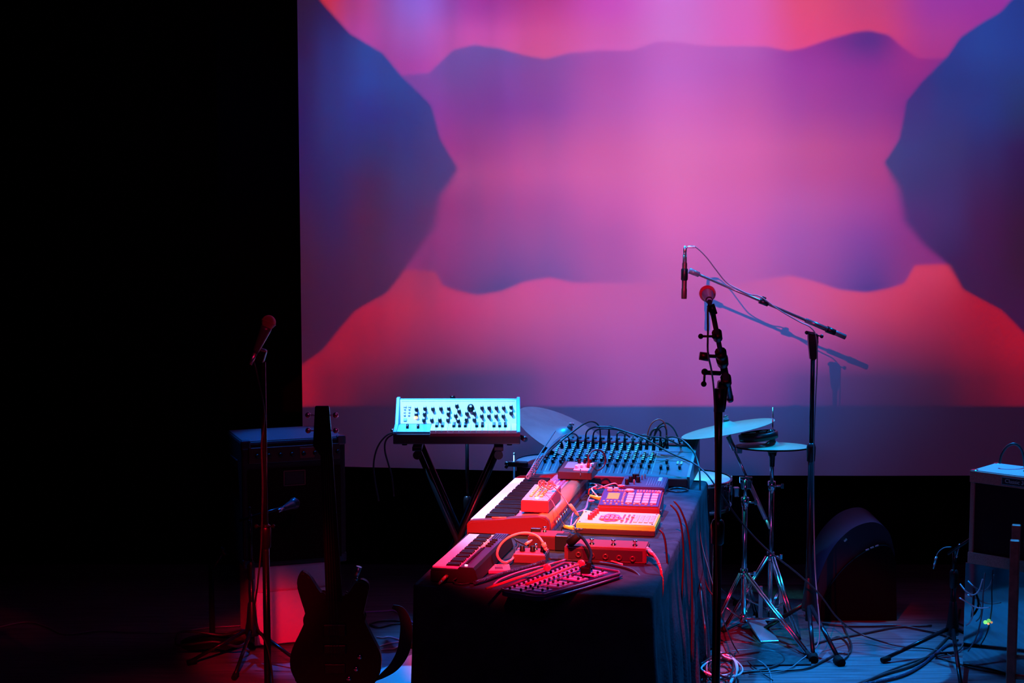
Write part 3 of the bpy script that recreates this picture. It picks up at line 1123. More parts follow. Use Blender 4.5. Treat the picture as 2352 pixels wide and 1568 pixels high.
# ------------------------------------------------------------------ grooveboxes
def sampler():
    org = on_table(1372, 1190)
    root = thing('drum_machine', 'purple lit drum machine with sixteen pads and an amber display', 'drum machine', org, TA + 0.03)
    w, d, h0, h1 = 0.265, 0.235, 0.055, 0.085
    sl = math.atan2(h1 - h0, d)
    bm = NB()
    wedge(bm, w, d, h0, h1)
    bmesh.ops.bevel(bm, geom=bm.edges[:], offset=0.006, segments=2, affect='EDGES')
    obj('case', bm, mat('sampler_case', (0.16, 0.008, 0.025), 0.35), root)

    def P(x, y, k=0.0):
        return Vector((x, y, h0 + (h1 - h0) * y / d + k))
    bm = NB()
    box(bm, P(w / 2, d / 2, 0.001), (w - 0.012, d - 0.012, 0.003), (sl, 0, 0))
    obj('top_panel', bm, mat('sampler_panel', (0.05, 0.02, 0.12), 0.4, 0, 0.4, 0.02, 200), root)
    bm = NB()
    box(bm, (w * 0.5, -0.001, 0.022), (w * 0.62, 0.004, 0.012))
    obj('disk_slot', bm, mat('slot_dark', (0.10, 0.01, 0.03), 0.5), root)
    # display
    bm = NB()
    box(bm, P(0.055, 0.125, 0.002), (0.060, 0.092, 0.004), (sl, 0, 0), 0.001)
    dp = obj('display_frame', bm, mat('display_frame', (0.07, 0.03, 0.12), 0.4), root)
    bm = NB()
    box(bm, P(0.055, 0.125, 0.0045), (0.050, 0.080, 0.001), (sl, 0, 0))
    obj('display', bm, mat('display_amber', (0.35, 0.22, 0.04), 0.3, emit=(0.65, 0.32, 0.03), estr=0.35), dp)
    pm = NB()
    box(pm, (0, 0, 0.004), (0.028, 0.028, 0.008), None, 0.002)
    pm = mesh_of('pad', pm, mat('pad_pink', (0.55, 0.28, 0.32), 0.45))
    for i in range(4):
        for j in range(4):
            place('pad', pm, root, P(0.130 + i * 0.035, 0.045 + j * 0.035, 0.002), (sl, 0, 0))
    sb = NB()
    box(sb, (0, 0, 0.003), (0.009, 0.006, 0.006), None, 0.001)
    sb = mesh_of('small_button', sb, mat('pad_pink', (0.7, 0.5, 0.55)))
    for i in range(7):
        place('small_button', sb, root, P(0.100, 0.05 + i * 0.02, 0.002), (sl, 0, 0))
    for i in range(6):
        place('small_button', sb, root, P(0.022 + i * 0.016, 0.052, 0.002), (sl, 0, 0))
    for i in range(9):
        place('small_button', sb, root, P(0.03 + i * 0.025, 0.020, 0.002), (sl, 0, 0))
    for i in range(8):
        for j in range(2):
            place('small_button', sb, root, P(0.155 + i * 0.013, 0.192 + j * 0.016, 0.002), (sl, 0, 0))
    for i in range(3):
        place('small_button', sb, root, P(0.075 + i * 0.012, 0.2, 0.002), (sl, 0, 0))
    kn = knob_mesh('knob', 0.013, 0.014, mat('pad_pink', (0.7, 0.5, 0.55)))
    place('knob', kn, root, P(0.032, 0.200, 0.002))
    place('knob', kn, root, P(0.058, 0.205, 0.002))
    bm = NB()
    lathe(bm, [(0.019, 0), (0.021, 0.004), (0.018, 0.01), (0, 0.011)], P(0.118, 0.200, 0.002), seg=20)
    obj('data_wheel', bm, mat('pad_pink', (0.7, 0.5, 0.55)), root)
    bm = NB()
    box(bm, P(0.247, 0.198, 0.003), (0.018, 0.022, 0.005), (sl, 0, 0), 0.001)
    obj('orange_button', bm, mat('button_orange', (0.85, 0.22, 0.08), 0.4), root)
    bm = NB()
    cyl(bm, (w, 0.05, 0.03), (w + 0.006, 0.05, 0.03), 0.007, None, 10)
    obj('socket', bm, chrome, root)
    return root


sampler()


def groovebox():
    org = on_table(1323, 1226)
    root = thing('groovebox', 'cream groovebox with a glowing yellow front edge and slanted slider rows', 'drum machine', org, TA + 0.01)
    w, d, h0, h1 = 0.325, 0.215, 0.045, 0.052
    sl = math.atan2(h1 - h0, d)
    bm = NB()
    wedge(bm, w, d, 0.024, 0.026)
    bmesh.ops.bevel(bm, geom=bm.edges[:], offset=0.004, segments=1, affect='EDGES')
    obj('base', bm, mat('groove_base', (0.03, 0.006, 0.012), 0.4), root)
    bm = NB()
    wedge(bm, w, d, h0 - 0.022, h1 - 0.022, 0, 0, 0.022)
    bmesh.ops.bevel(bm, geom=bm.edges[:], offset=0.003, segments=2, affect='EDGES')
    obj('case', bm, mat('groove_cream', (0.85, 0.60, 0.04), 0.4), root)

    def P(x, y, k=0.0):
        return Vector((x, y, h0 + (h1 - h0) * y / d + k))
    bm = NB()
    box(bm, P(w / 2, d / 2, 0.001), (w - 0.01, d - 0.01, 0.002), (sl, 0, 0))
    obj('top_panel', bm, mat('groove_top', (0.70, 0.44, 0.20), 0.4), root)
    kn = knob_mesh('knob', 0.011, 0.02, mat('knob_red', (0.30, 0.02, 0.05), 0.3))
    for i in range(4):
        place('knob', kn, root, P(0.048 + i * 0.004, 0.07 + i * 0.036, 0.002))
    bm = NB()
    poly = []
    for k in range(28):
        a = 2 * PI * k / 28
        rr = 1 + 0.07 * math.cos(a * 7)
        poly.append((0.128 + 0.045 * rr * math.cos(a), 0.10 + 0.062 * rr * math.sin(a)))
    prism(bm, poly, 0.0, 0.004, 'XY')
    for v in bm.verts:
        v.co.z += P(0, v.co.y).z + 0.001
    obj('keypad_plate', bm, mat('keypad_red', (0.50, 0.05, 0.15), 0.4), root)
    pb = NB()
    box(pb, (0, 0, 0.004), (0.014, 0.018, 0.008), None, 0.002)
    pb = mesh_of('round_pad', pb, mat('pad_rose', (0.75, 0.2, 0.3), 0.4))
    for i in range(4):
        for j in range(3):
            if (i in (0, 3)) and j == 2:
                continue
            place('round_pad', pb, root, P(0.100 + i * 0.019, 0.065 + j * 0.034, 0.005), (sl, 0, 0))
    st = NB()
    box(st, (0, 0, 0.003), (0.016, 0.018, 0.005), None, 0.001)
    st = mesh_of('step_button', st, mat('step_pink', (0.80, 0.42, 0.38), 0.4))
    for i in range(4):
        for j in range(5):
            place('step_button', st, root, P(0.238 + i * 0.022, 0.05 + j * 0.026, 0.001), (sl, 0, 0))
    for i in range(3):
        bm = NB()
        box(bm, P(0.182 + i * 0.019, 0.10, 0.0025), (0.008, 0.14, 0.003), (sl, 0, 0), 0.001)
        o = obj('slider_slot', bm, mat('slot_red', (0.35, 0.05, 0.08), 0.4), root)
        bm = NB()
        box(bm, P(0.182 + i * 0.019, 0.06 + i * 0.03, 0.006), (0.012, 0.012, 0.008), (sl, 0, 0), 0.001)
        obj('slider', bm, mat('pad_rose', (0.7, 0.2, 0.3)), o)
    for x in (0.012, w - 0.014):
        for y in (0.02, d - 0.02):
            bm = NB()
            lathe(bm, [(0.004, 0), (0.004, 0.003), (0, 0.003)], P(x, y, 0.001), seg=8)
            obj('screw', bm, dark_panel, root)


groovebox()


def black_module():
    org = on_table(1424, 1131)
    root = thing('effect_module', 'black slanted effect module with five round knobs in front of the mixing desk', 'effect box', org, TA - 0.02)
    w, d, h0, h1 = 0.205, 0.15, 0.03, 0.055
    sl = math.atan2(h1 - h0, d)
    bm = NB()
    wedge(bm, w, d, h0, h1)
    bmesh.ops.bevel(bm, geom=bm.edges[:], offset=0.004, segments=2, affect='EDGES')
    obj('case', bm, mat('module_black', (0.05, 0.045, 0.09), 0.4), root)

    def P(x, y, k=0.0):
        return Vector((x, y, h0 + (h1 - h0) * y / d + k))
    kn = knob_mesh('knob', 0.0105, 0.026, black_plastic, 0.92)
    for x, y in ((0.028, 0.03), (0.040, 0.065), (0.052, 0.098), (0.074, 0.066), (0.066, 0.10)):
        place('knob', kn, root, P(x, y))
    sw = NB()
    cyl(sw, (0, 0, 0), (0, 0, 0.022), 0.003, 0.0035, 8)
    sw = mesh_of('toggle', sw, mat('toggle_copper', (0.7, 0.4, 0.35), 0.3, 0.8))
    for x, y in ((0.060, 0.035), (0.088, 0.100), (0.100, 0.115)):
        place('toggle', sw, root, P(x, y))
    bm = NB()
    for i in range(7):
        box(bm, P(0.118 + i * 0.011, 0.075, 0.0008), (0.0015, 0.10, 0.001), (sl, 0, 0))
    obj('printed_lines', bm, mat('print_grey', (0.25, 0.22, 0.3), 0.5), root)
    bm = NB()
    box(bm, P(0.172, 0.108, 0.001), (0.016, 0.05, 0.002), (sl, 0, 0))
    obj('label_plate', bm, mat('plate_rose', (0.7, 0.45, 0.5), 0.4), root)


black_module()


# ------------------------------------------------------------------ pedals
def foot_pedal():
    org = on_table(1296, 1288)
    root = thing('looper_pedal', 'long low pedal with four chrome footswitches below the groovebox', 'pedal', org, TA + 0.02)
    w, d, h = 0.315, 0.135, 0.058
    bm = NB()
    wedge(bm, w, d, h, h)
    bmesh.ops.bevel(bm, geom=bm.edges[:], offset=0.004, segments=2, affect='EDGES')
    obj('case', bm, mat('looper_case', (0.08, 0.012, 0.02), 0.4), root)
    bm = NB()
    box(bm, (w / 2, d * 0.5, h + 0.001), (w - 0.01, d - 0.012, 0.002))
    obj('top_panel', bm, mat('looper_top', (0.20, 0.03, 0.04), 0.35), root)
    fs = NB()
    lathe(fs, [(0.010, 0), (0.010, 0.005), (0.006, 0.006), (0.006, 0.014), (0.009, 0.015), (0.009, 0.022), (0.006, 0.024), (0, 0.024)], seg=14)
    fs = mesh_of('footswitch', fs, chrome)
    for i in range(4):
        place('footswitch', fs, root, (0.018 + i * 0.083, 0.04, h + 0.002))
    jk = NB()
    lathe(jk, [(0.012, 0), (0.012, 0.006), (0.006, 0.007), (0.005, 0.002)], axis=(0, -1, 0), seg=12)
    jk = mesh_of('socket', jk, mat('socket_dark', (0.06, 0.01, 0.015), 0.3))
    for i in range(5):
        place('socket', jk, root, (0.055 + i * 0.052, 0.0, 0.028 - 0.002 * i))
    bm = NB()
    box(bm, (w / 2, -0.001, 0.03), (w - 0.03, 0.002, 0.04))
    obj('front_plate', bm, mat('looper_front', (0.018, 0.004, 0.006), 0.5), root)
    bm = NB()
    cyl(bm, (w, 0.03, 0.035), (w + 0.03, 0.02, 0.03), 0.010, 0.008, 12)
    obj('plug', bm, mat('plug_red', (0.85, 0.3, 0.25)), root)


foot_pedal()


def knob_pedal():
    org = on_table(1178, 1293)
    root = thing('knob_pedal', 'small pedal with three black knobs under the curved pink cable', 'pedal', org, TA + 0.02)
    w, d, h = 0.125, 0.105, 0.032
    bm = NB()
    wedge(bm, w, d, h, h + 0.004)
    bmesh.ops.bevel(bm, geom=bm.edges[:], offset=0.003, segments=2, affect='EDGES')
    obj('case', bm, mat('pedal_dark', (0.10, 0.02, 0.03), 0.4), root)
    bm = NB()
    box(bm, (w / 2, d / 2, h + 0.0025), (w - 0.006, d - 0.006, 0.003), (0.038, 0, 0))
    obj('top_plate', bm, mat('pedal_pink', (0.32, 0.09, 0.12), 0.4), root)
    bm = NB()
    box(bm, (w / 2, d / 2 + 0.005, h + 0.0045), (w - 0.026, d - 0.045, 0.001), (0.038, 0, 0))
    obj('inner_plate', bm, mat('pedal_red', (0.40, 0.03, 0.05), 0.4), root)
    kn = knob_mesh('knob', 0.011, 0.022, black_plastic)
    for i in range(3):
        place('knob', kn, root, (0.028 + i * 0.040, 0.05, h + 0.005))
    bm = NB()
    lathe(bm, [(0.008, 0), (0.008, 0.004), (0.005, 0.005), (0.005, 0.014), (0.007, 0.015), (0.007, 0.024), (0, 0.026)], (0.075, 0.078, h + 0.005), seg=14)
    obj('footswitch', bm, chrome, root)


knob_pedal()


def switch_pedal():
    org = on_table(1212, 1262)
    root = thing('switch_pedal', 'dark box pedal with red top and one footswitch against the synthesizer end', 'pedal', org, TA + 0.01)
    w, d, h = 0.155, 0.11, 0.055
    bm = NB()
    wedge(bm, w, d, h, h)
    bmesh.ops.bevel(bm, geom=bm.edges[:], offset=0.004, segments=2, affect='EDGES')
    obj('case', bm, mat('switch_case', (0.05, 0.004, 0.007), 0.4), root)
    bm = NB()
    box(bm, (w / 2 - 0.01, d / 2, h + 0.001), (w - 0.03, d - 0.01, 0.003))
    obj('top_plate', bm, mat('switch_top', (0.35, 0.02, 0.03), 0.35), root)
    bm = NB()
    box(bm, (w - 0.02, 0.02, 0.032), (0.052, 0.05, 0.060), None, 0.003)
    obj('power_block', bm, black_plastic, root)
    bm = NB()
    box(bm, (0.02, 0.075, h + 0.008), (0.04, 0.018, 0.018), None, 0.002)
    obj('plug_block', bm, black_plastic, root)
    bm = NB()
    lathe(bm, [(0.008, 0), (0.008, 0.004), (0.005, 0.005), (0.005, 0.014), (0.008, 0.015), (0.008, 0.022), (0, 0.023)], (0.055, 0.075, h + 0.002), seg=14)
    obj('footswitch', bm, chrome, root)


switch_pedal()

# coaster-like card, small red cube
root = thing('white_card', 'pale square card with a dark square print by the knob pedal', 'card', on_table(1119, 1317), TA + 0.25)
bm = NB()
box(bm, (0.045, 0.05, 0.006), (0.085, 0.10, 0.012), None, 0.002)
obj('card_block', bm, mat('card_cream', (0.60, 0.30, 0.26), 0.5), root)
bm = NB()
box(bm, (0.045, 0.038, 0.0125), (0.030, 0.036, 0.001))
obj('dark_print', bm, mat('print_purple', (0.10, 0.03, 0.08), 0.5), root)
bm = NB()
for i in range(4):
    box(bm, (0.030 + 0.012 * i, 0.080, 0.0125), (0.005, 0.004, 0.0008))
obj('small_print', bm, mat('print_purple', (0.1, 0.03, 0.08)), root)
bm = NB()
box(bm, (0, 0, 0.011), (0.028, 0.030, 0.022), (0, 0, TA), 0.004)
o = obj('red_cube', bm, mat('cube_red', (0.85, 0.05, 0.10), 0.4))
o.location = on_table(1103, 1318)
tag(o, 'small bright red cube beside the mini keyboard', 'block')

# ------------------------------------------------------------------ glockenspiel
def glock():
    a = on_table(1142, 1352)      # near left end
    b_ = on_table(1437, 1322)     # right end
    ang = math.atan2((b_ - a).y, (b_ - a).x)
    L = (b_ - a).length
    # outline as seen: a slanted tray, long axis from near left to far right
    a0 = on_table(1163, 1342)
    ax = (on_table(1392, 1290) - on_table(1160, 1342))
    ang = math.atan2(ax.y, ax.x)
    root = thing('glockenspiel', 'purple lit glockenspiel tray with metal bars at the front edge of the table', 'glockenspiel', (0, 0, 0), 0)
    A = on_table(1150, 1350, TZ + 0.03)
    B = on_table(1300, 1287, TZ + 0.03)
    C = on_table(1432, 1310, TZ + 0.03)
    D = on_table(1245, 1364, TZ + 0.03)
    poly = [A, D, C, B]

    def W(s, t, z):     # s along the tray (A->B / D->C), t across from the back side to the front side
        p = A.lerp(B, s).lerp(D.lerp(C, s), t)
        return Vector((p.x, p.y, TZ + z))
    tray = mat('tray_purple', (0.015, 0.02, 0.12), 0.35)
    bm = NB()
    out = [W(0.02, 0, 0), W(0.0, 0.1, 0), W(0.0, 0.85, 0), W(0.04, 1, 0), W(0.95, 1, 0), W(1, 0.92, 0), W(1, 0.1, 0), W(0.97, 0, 0)]
    prism(bm, [(p.x, p.y) for p in out], TZ + 0.002, TZ + 0.018, 'XY')
    obj('tray', bm, tray, root)
    bm = NB()
    rim = [Vector((p.x, p.y, TZ + 0.024)) for p in out]
    tube(bm, rim + [rim[0]], 0.005, 6, 1)
    obj('rim', bm, mat('rim_purple', (0.12, 0.05, 0.16), 0.3), root)
    silver = mat('bar_silver', (0.30, 0.34, 0.60), 0.35, 0.1)
    N_ = 15

    def bar(s, t0, t1, z):
        p = [W(s - 0.021, t0, 0), W(s + 0.021, t0, 0), W(s + 0.021, t1, 0), W(s - 0.021, t1, 0)]
        bm = NB()
        prism(bm, [(q.x, q.y) for q in p], TZ + z, TZ + z + 0.005, 'XY')
        o = obj('bar', bm, silver, root)
        for t in (t0 + (t1 - t0) * 0.2, t0 + (t1 - t0) * 0.8):
            bm = NB()
            q = W(s, t, z + 0.005)
            lathe(bm, [(0.0045, 0), (0.0045, 0.007), (0.002, 0.009), (0, 0.009)], q, seg=8)
            obj('pin', bm, black_plastic, o)
    for i in range(N_):
        s = 0.045 + i * (0.91 / (N_ - 1))
        k = 0.10 * (1 - i / N_)
        bar(s, 0.06 + 0.04 * i / N_, 0.50 - 0.05 * i / N_, 0.020)
        if i % 7 in (0, 1, 3, 4, 5) and i < N_ - 1:
            bar(s + 0.0325, 0.56, 0.93 - 0.05 * i / N_, 0.026)
    # front fold of the open case
    bm = NB()
    tube(bm, [W(0.0, 1.04, 0.012), W(0.5, 1.05, 0.012), W(0.98, 1.0, 0.012)], 0.004, 6, 2)
    obj('case_edge', bm, mat('rim_purple', (0.1, 0.05, 0.15)), root)
    return root


glock()
mal_m = mat('mallet_red', (0.85, 0.12, 0.10), 0.4)
for lab, p0, p1 in (('red mallet whose handle points to the near table edge', on_table(1116, 1352, TZ + 0.02), on_table(1257, 1303, TZ + 0.055)),
                    ('red mallet lying across the middle of the glockenspiel bars', on_table(1208, 1342, TZ + 0.045), on_table(1335, 1294, TZ + 0.055))):
    root = thing('mallet', lab, 'mallet', p0, 0, 'glockenspiel mallets')
    bm = NB()
    cyl(bm, (0, 0, 0), p1 - p0, 0.0048, 0.0042, 10)
    obj('handle', bm, mal_m, root)
    bm = NB()
    bmesh.ops.create_uvsphere(bm, u_segments=16, v_segments=10, radius=0.0145)
    xf(bm.verts, Matrix.Translation(p1 - p0))
    for f in bm.faces:
        f.smooth = True
    obj('head', bm, mal_m, root)

# gooseneck clip with black stem standing at the glockenspiel
root = thing('clip_microphone', 'black gooseneck clip microphone bending over the right side of the glockenspiel', 'microphone', on_table(1345, 1334))
P0 = on_table(1345, 1334)
bm = NB()
box(bm, (0, 0, 0.028), (0.036, 0.03, 0.054), (0, 0, TA), 0.005)
box(bm, (0.012, -0.006, 0.062), (0.016, 0.02, 0.02), (0, 0, TA), 0.003)
obj('clamp', bm, black_rubber, root)
bm = NB()
tube(bm, [Vector((0, 0, 0.05)), on_table(1354, 1290, TZ + 0.07) - P0, on_table(1357, 1268, TZ + 0.085) - P0, on_table(1342, 1240, TZ + 0.10) - P0, on_table(1326, 1226, TZ + 0.11) - P0], 0.006, 8, 6)
obj('gooseneck', bm, black_rubber, root)
bm = NB()
q = on_table(1330, 1229, TZ + 0.11) - P0
cyl(bm, q, q + Vector((-0.035, 0.02, -0.035)), 0.014, 0.018, 14)
obj('capsule', bm, black_rubber, root)

# ------------------------------------------------------------------ cables on the table
pink = mat('cable_pink', (0.90, 0.35, 0.28), 0.4)


def tp(lst, z):
    return [on_table(x, y, TZ + zz) for (x, y), zz in zip(lst, z if isinstance(z, (list, tuple)) else [z] * len(lst))]


cp = tp([(1248, 1247), (1236, 1232), (1215, 1224), (1192, 1225), (1168, 1234), (1150, 1250), (1142, 1270), (1148, 1285), (1162, 1291), (1176, 1284), (1181, 1276)],
        [0.085, 0.10, 0.115, 0.118, 0.11, 0.085, 0.055, 0.03, 0.02, 0.02, 0.025])
cable('thick pink patch cable looping in a big arc over the small pedals', cp, 0.0048, pink, [(cp[0], cp[0] + Vector((0.012, 0, -0.03)), 0.009), (cp[-1], cp[-1] + Vector((0.02, 0.008, 0.0)), 0.008)], pink, seg=8)
cable('dark red cable curving from the synthesizer to the box pedal', tp([(1182, 1237), (1190, 1243), (1205, 1250), (1214, 1252)], [0.04, 0.035, 0.035, 0.03]), 0.004, cable_black,
      [(on_table(1208, 1249, TZ + 0.04), on_table(1222, 1240, TZ + 0.05), 0.006)], mat('plug_red', (0.8, 0.3, 0.25)))
cable('black cable ending beside the knob pedal', tp([(1185, 1240), (1190, 1252), (1184, 1262), (1184, 1275)], 0.02), 0.005, cable_black)
cable('black glossy cable along the near edge of the mini keyboard', tp([(1090, 1338), (1120, 1328), (1150, 1318), (1180, 1310), (1210, 1302), (1235, 1294), (1252, 1288)], [0.012, 0.014, 0.012, 0.014, 0.012, 0.02, 0.03]), 0.0075, mat('cable_gloss', (0.03, 0.03, 0.07), 0.15, 0.0, 0.8, 0.8, 160), seg=8)
cable('purple cable behind the left mallet', tp([(1134, 1342), (1150, 1330), (1185, 1316), (1220, 1306), (1260, 1296), (1300, 1285)], 0.012), 0.004, mat('cable_purple', (0.25, 0.08, 0.25), 0.4))
cable('thin red cable beside the mini keyboard side', tp([(1145, 1232), (1140, 1258), (1128, 1280), (1112, 1290), (1098, 1296)], [0.04, 0.02, 0.012, 0.01, 0.01]), 0.003, pink)
for lab, P_ in (('red and silver jack plugged into the near end of the mini keyboard', [QX(0.062, -0.012, 0.026), QX(0.052, -0.03, 0.018), QX(0.044, -0.05, 0.006)]),):
    cable(lab, P_, 0.004, mal_m, [(P_[0], P_[2], 0.0065)], mal_m)
cable('thin dark cable leaving the near end of the mini keyboard', [QX(0.10, -0.005, 0.02), QX(0.09, -0.02, 0.012), QX(0.12, -0.03, 0.006), QX(0.15, -0.015, 0.006)], 0.003, cable_black)
cable('red edged cable lying below the looper pedal', tp([(1262, 1283), (1290, 1285), (1330, 1287), (1370, 1291), (1410, 1297), (1445, 1306), (1465, 1318), (1480, 1340)], [0.03, 0.006, 0.006, 0.006, 0.006, 0.006, 0.0, -0.02]), 0.0055, cable_black, seg=8)
cable('pink thin cable looping in front of the looper pedal', tp([(1318, 1252), (1310, 1262), (1312, 1270), (1330, 1277), (1360, 1279), (1400, 1287), (1430, 1296)], [0.05, 0.03, 0.012, 0.008, 0.008, 0.008, 0.008]), 0.003, pink)
# cable hanging off the right edge of the table, lit red
rc = mat('braid_red', (0.75, 0.08, 0.08), 0.4, 0, 0.5, 0.8, 120)
hp = [on_table(1486, 1262, TZ + 0.03), aty(1500, 1272, 6.42), aty(1513, 1293, 6.36), aty(1520, 1320, 6.33), aty(1522, 1350, 6.32), aty(1518, 1380, 6.31), aty(1508, 1412, 6.30)]
cable('braided red cable hanging over the right table edge', hp, 0.005, rc, [(hp[0] + Vector((-0.012, 0, 0.01)), hp[1], 0.011)], mat('plug_red', (0.8, 0.3, 0.25)), seg=8)
random.seed(11)
hang = [([(1540, 1158), (1556, 1178), (1566, 1215), (1570, 1280), (1566, 1370), (1562, 1500)], 6.95, 'dark red cable hanging down the blue cloth behind the drum machine'),
        ([(1548, 1150), (1564, 1172), (1580, 1220), (1588, 1300), (1590, 1400), (1588, 1520)], 7.1, 'black cable hanging down the cloth, second from the drum machine'),
        ([(1514, 1215), (1524, 1228), (1530, 1260), (1534, 1330), (1530, 1420), (1526, 1540)], 6.55, 'dark cable hanging by the cream groovebox corner'),
        ([(1586, 1165), (1596, 1200), (1604, 1260), (1613, 1310), (1626, 1350), (1642, 1372)], 7.7, 'thin speckled cable slanting away from the far table corner')]
for P_, y0, lab in hang:
    cable(lab, [aty(x, y, y0 - 0.01 * i) for i, (x, y) in enumerate(P_)], 0.0042, mat('cable_maroon', (0.012, 0.003, 0.004), 0.5), seg=6)
# nest of little cables between the synthesizer and the drum machine
random.seed(5)
for i, (lab, a, b_, m_) in enumerate((
        ('white jack plug cable left of the drum machine display', (1350, 1118), (1375, 1143), cable_white),
        ('grey jack and cable left of the drum machine', (1362, 1130), (1340, 1175), cable_grey),
        ('thin violet cable behind the synthesizer ridge', (1310, 1215), (1350, 1150), mat('cable_violet', (0.3, 0.15, 0.5), 0.4)),
        ('red cable between the synthesizer and the groovebox', (1300, 1210), (1330, 1195), pink),
        ('black cable under the drum machine corner', (1345, 1125), (1400, 1118), cable_black),
        ('red cable running to the back of the drum machine', (1352, 1135), (1392, 1121), mal_m),
        ('black cable coiled at the synthesizer end', (1288, 1222), (1322, 1216), cable_black),
        ('orange lead beside the effect module', (1338, 1128), (1420, 1116), pink))):
    A_, B_ = on_table(*a, TZ + 0.01), on_table(*b_, TZ + 0.03)
    mid = [A_.lerp(B_, t) + Vector((random.uniform(-.02, .02), random.uniform(-.04, .04), random.uniform(0.0, .03))) for t in (0.25, 0.5, 0.75)]
    cable(lab, [A_] + mid + [B_], 0.0032, m_, [(B_, B_ + Vector((0.03, -0.004, 0.002)), 0.0065)], white_plastic if i in (0, 1) else m_)
for x0, y0, x1, y1, lab in ((1296, 1209, 1323, 1213, 'yellow lit jack plug entering the groovebox'), (1356, 1139, 1385, 1146, 'cream lit jack plug entering the drum machine')):
    root = thing('jack_plug', lab, 'plug', on_table(x0, y0, TZ + 0.03))
    P0 = on_table(x0, y0, TZ + 0.03)
    P1 = on_table(x1, y1, TZ + 0.03)
    bm = NB()
    cyl(bm, (0, 0, 0), (P1 - P0) * 0.8, 0.008, 0.008, 12)
    obj('barrel', bm, mat('groove_cream', (0.85, 0.60, 0.04)), root)
    bm = NB()
    cyl(bm, (P1 - P0) * 0.8, (P1 - P0), 0.0035, 0.003, 8)
    obj('tip', bm, chrome, root)

# ------------------------------------------------------------------ cables rising from the mixing desk
def jack_cable(label, pix, ys, m=None, r=0.0042, plug=True):
    P_ = [aty(x, y, yy) for (x, y), yy in zip(pix, ys)]
    pl = []
    if plug:
        pl = [(P_[0], P_[1], 0.0088)]
    return cable(label, P_, r, m or cable_black, pl, stand_black)


YB = 8.30
jack_cable('black cable from the fifth tall plug arching left over the desk', [(1379, 1030), (1379, 1002), (1377, 982), (1369, 971), (1356, 968), (1340, 974), (1316, 991), (1286, 1015), (1262, 1036), (1245, 1055), (1232, 1078)], [YB, YB, YB, 8.28, 8.25, 8.2, 8.15, 8.1, 8.02, 7.95, 7.9])
jack_cable('very long black cable from the desk over its right corner to the floor', [(1344, 1030), (1345, 1005), (1348, 991), (1358, 983), (1373, 980), (1407, 982), (1446, 994), (1478, 1006), (1514, 1026), (1550, 1045), (1592, 1063), (1622, 1087), (1645, 1118), (1672, 1158), (1710, 1208), (1762, 1262), (1826, 1312), (1880, 1362), (1925, 1420), (1975, 1455), (2060, 1482), (2140, 1490), (2200, 1512)],
           [YB, YB, YB, 8.28, 8.26, 8.24, 8.2, 8.15, 8.1, 8.05, 8.0, 7.9, 7.85, 7.85, 7.85, 7.85, 7.9, 7.95, 8.0, 8.1, 7.98, 7.95, 7.85])
jack_cable('black cable from the fourth tall plug lying over the others', [(1362, 1030), (1362, 1005), (1365, 992), (1374, 986), (1390, 984), (1415, 986), (1440, 992), (1470, 999), (1495, 1003), (1520, 1005), (1545, 1014), (1565, 1026)], [YB] * 3 + [8.28, 8.26, 8.25, 8.24, 8.24, 8.24, 8.26, 8.3, 8.34])
jack_cable('grey cable bending left from the third plug', [(1327, 1030), (1327, 1006), (1323, 998), (1314, 995), (1299, 999), (1280, 1012), (1258, 1034), (1240, 1062), (1225, 1090)], [YB, YB, YB, 8.28, 8.25, 8.15, 8.05, 7.98, 7.9], cable_grey)
jack_cable('grey cable bending left from the second plug', [(1309, 1030), (1307, 1008), (1300, 1001), (1288, 1003), (1270, 1018), (1250, 1042), (1232, 1072)], [YB, YB, 8.29, 8.26, 8.18, 8.06, 7.95], cable_grey)
jack_cable('thick black plug standing alone without a visible cable', [(1398, 1034), (1399, 984), (1401, 978), (1410, 981)], [YB, YB, YB, YB], None, 0.004)
jack_cable('orange cable looping over the right plugs of the desk', [(1485, 1032), (1487, 1005), (1489, 990), (1497, 972), (1511, 963), (1523, 967), (1530, 982), (1532, 1002), (1532, 1028)], [YB] * 9, cable_orange, 0.0034)
jack_cable('black cable arching to the right behind the desk', [(1501, 1034), (1503, 1002), (1508, 985), (1520, 973), (1533, 972), (1547, 984), (1556, 1002), (1562, 1020), (1568, 1030)], [YB, YB, YB, YB, 8.32, 8.36, 8.4, 8.42, 8.45])
jack_cable('black cable hanging down past the right desk corner', [(1521, 1032), (1527, 1012), (1537, 1004), (1552, 1004), (1570, 1012), (1588, 1030), (1601, 1055), (1607, 1085), (1608, 1130), (1610, 1200), (1613, 1290), (1612, 1400)], [YB, YB, 8.28, 8.24, 8.18, 8.12, 8.08, 8.02, 7.98, 7.95, 7.95, 7.95])
jack_cable('second black plug cable from the right, short loop', [(1532, 1030), (1531, 1000), (1530, 986), (1524, 978), (1512, 985), (1503, 1000), (1495, 1010)], [YB, YB, YB, 8.31, 8.32, 8.33, 8.34])
jack_cable('tall black plug with two leads right of the orange cable', [(1517, 1034), (1517, 1000), (1516, 990), (1508, 984), (1498, 990), (1492, 1003), (1490, 1012)], [YB, YB, YB, 8.3, 8.3, 8.3, 8.3], None, 0.005)
for i, x in enumerate((1417, 1435)):
    jack_cable(['slim black plug with a lead turning right, left one of two', 'slim black plug with a lead turning right, right one of two'][i], [(x, 1034), (x, 1004), (x + 1, 996), (x + 8, 992), (x + 20, 997), (x + 30, 1004)], [YB, YB, YB, 8.31, 8.32, 8.33])
for i, x in enumerate((1453, 1471)):
    jack_cable(['slim silver plug with a kinked lead, left one of two', 'slim silver plug with a kinked lead, right one of two'][i], [(x, 1034), (x + 1, 1010), (x + 2, 1001), (x + 10, 998), (x + 20, 1004), (x + 14, 1014)], [YB, YB, YB, 8.31, 8.32, 8.33], cable_grey, 0.003)
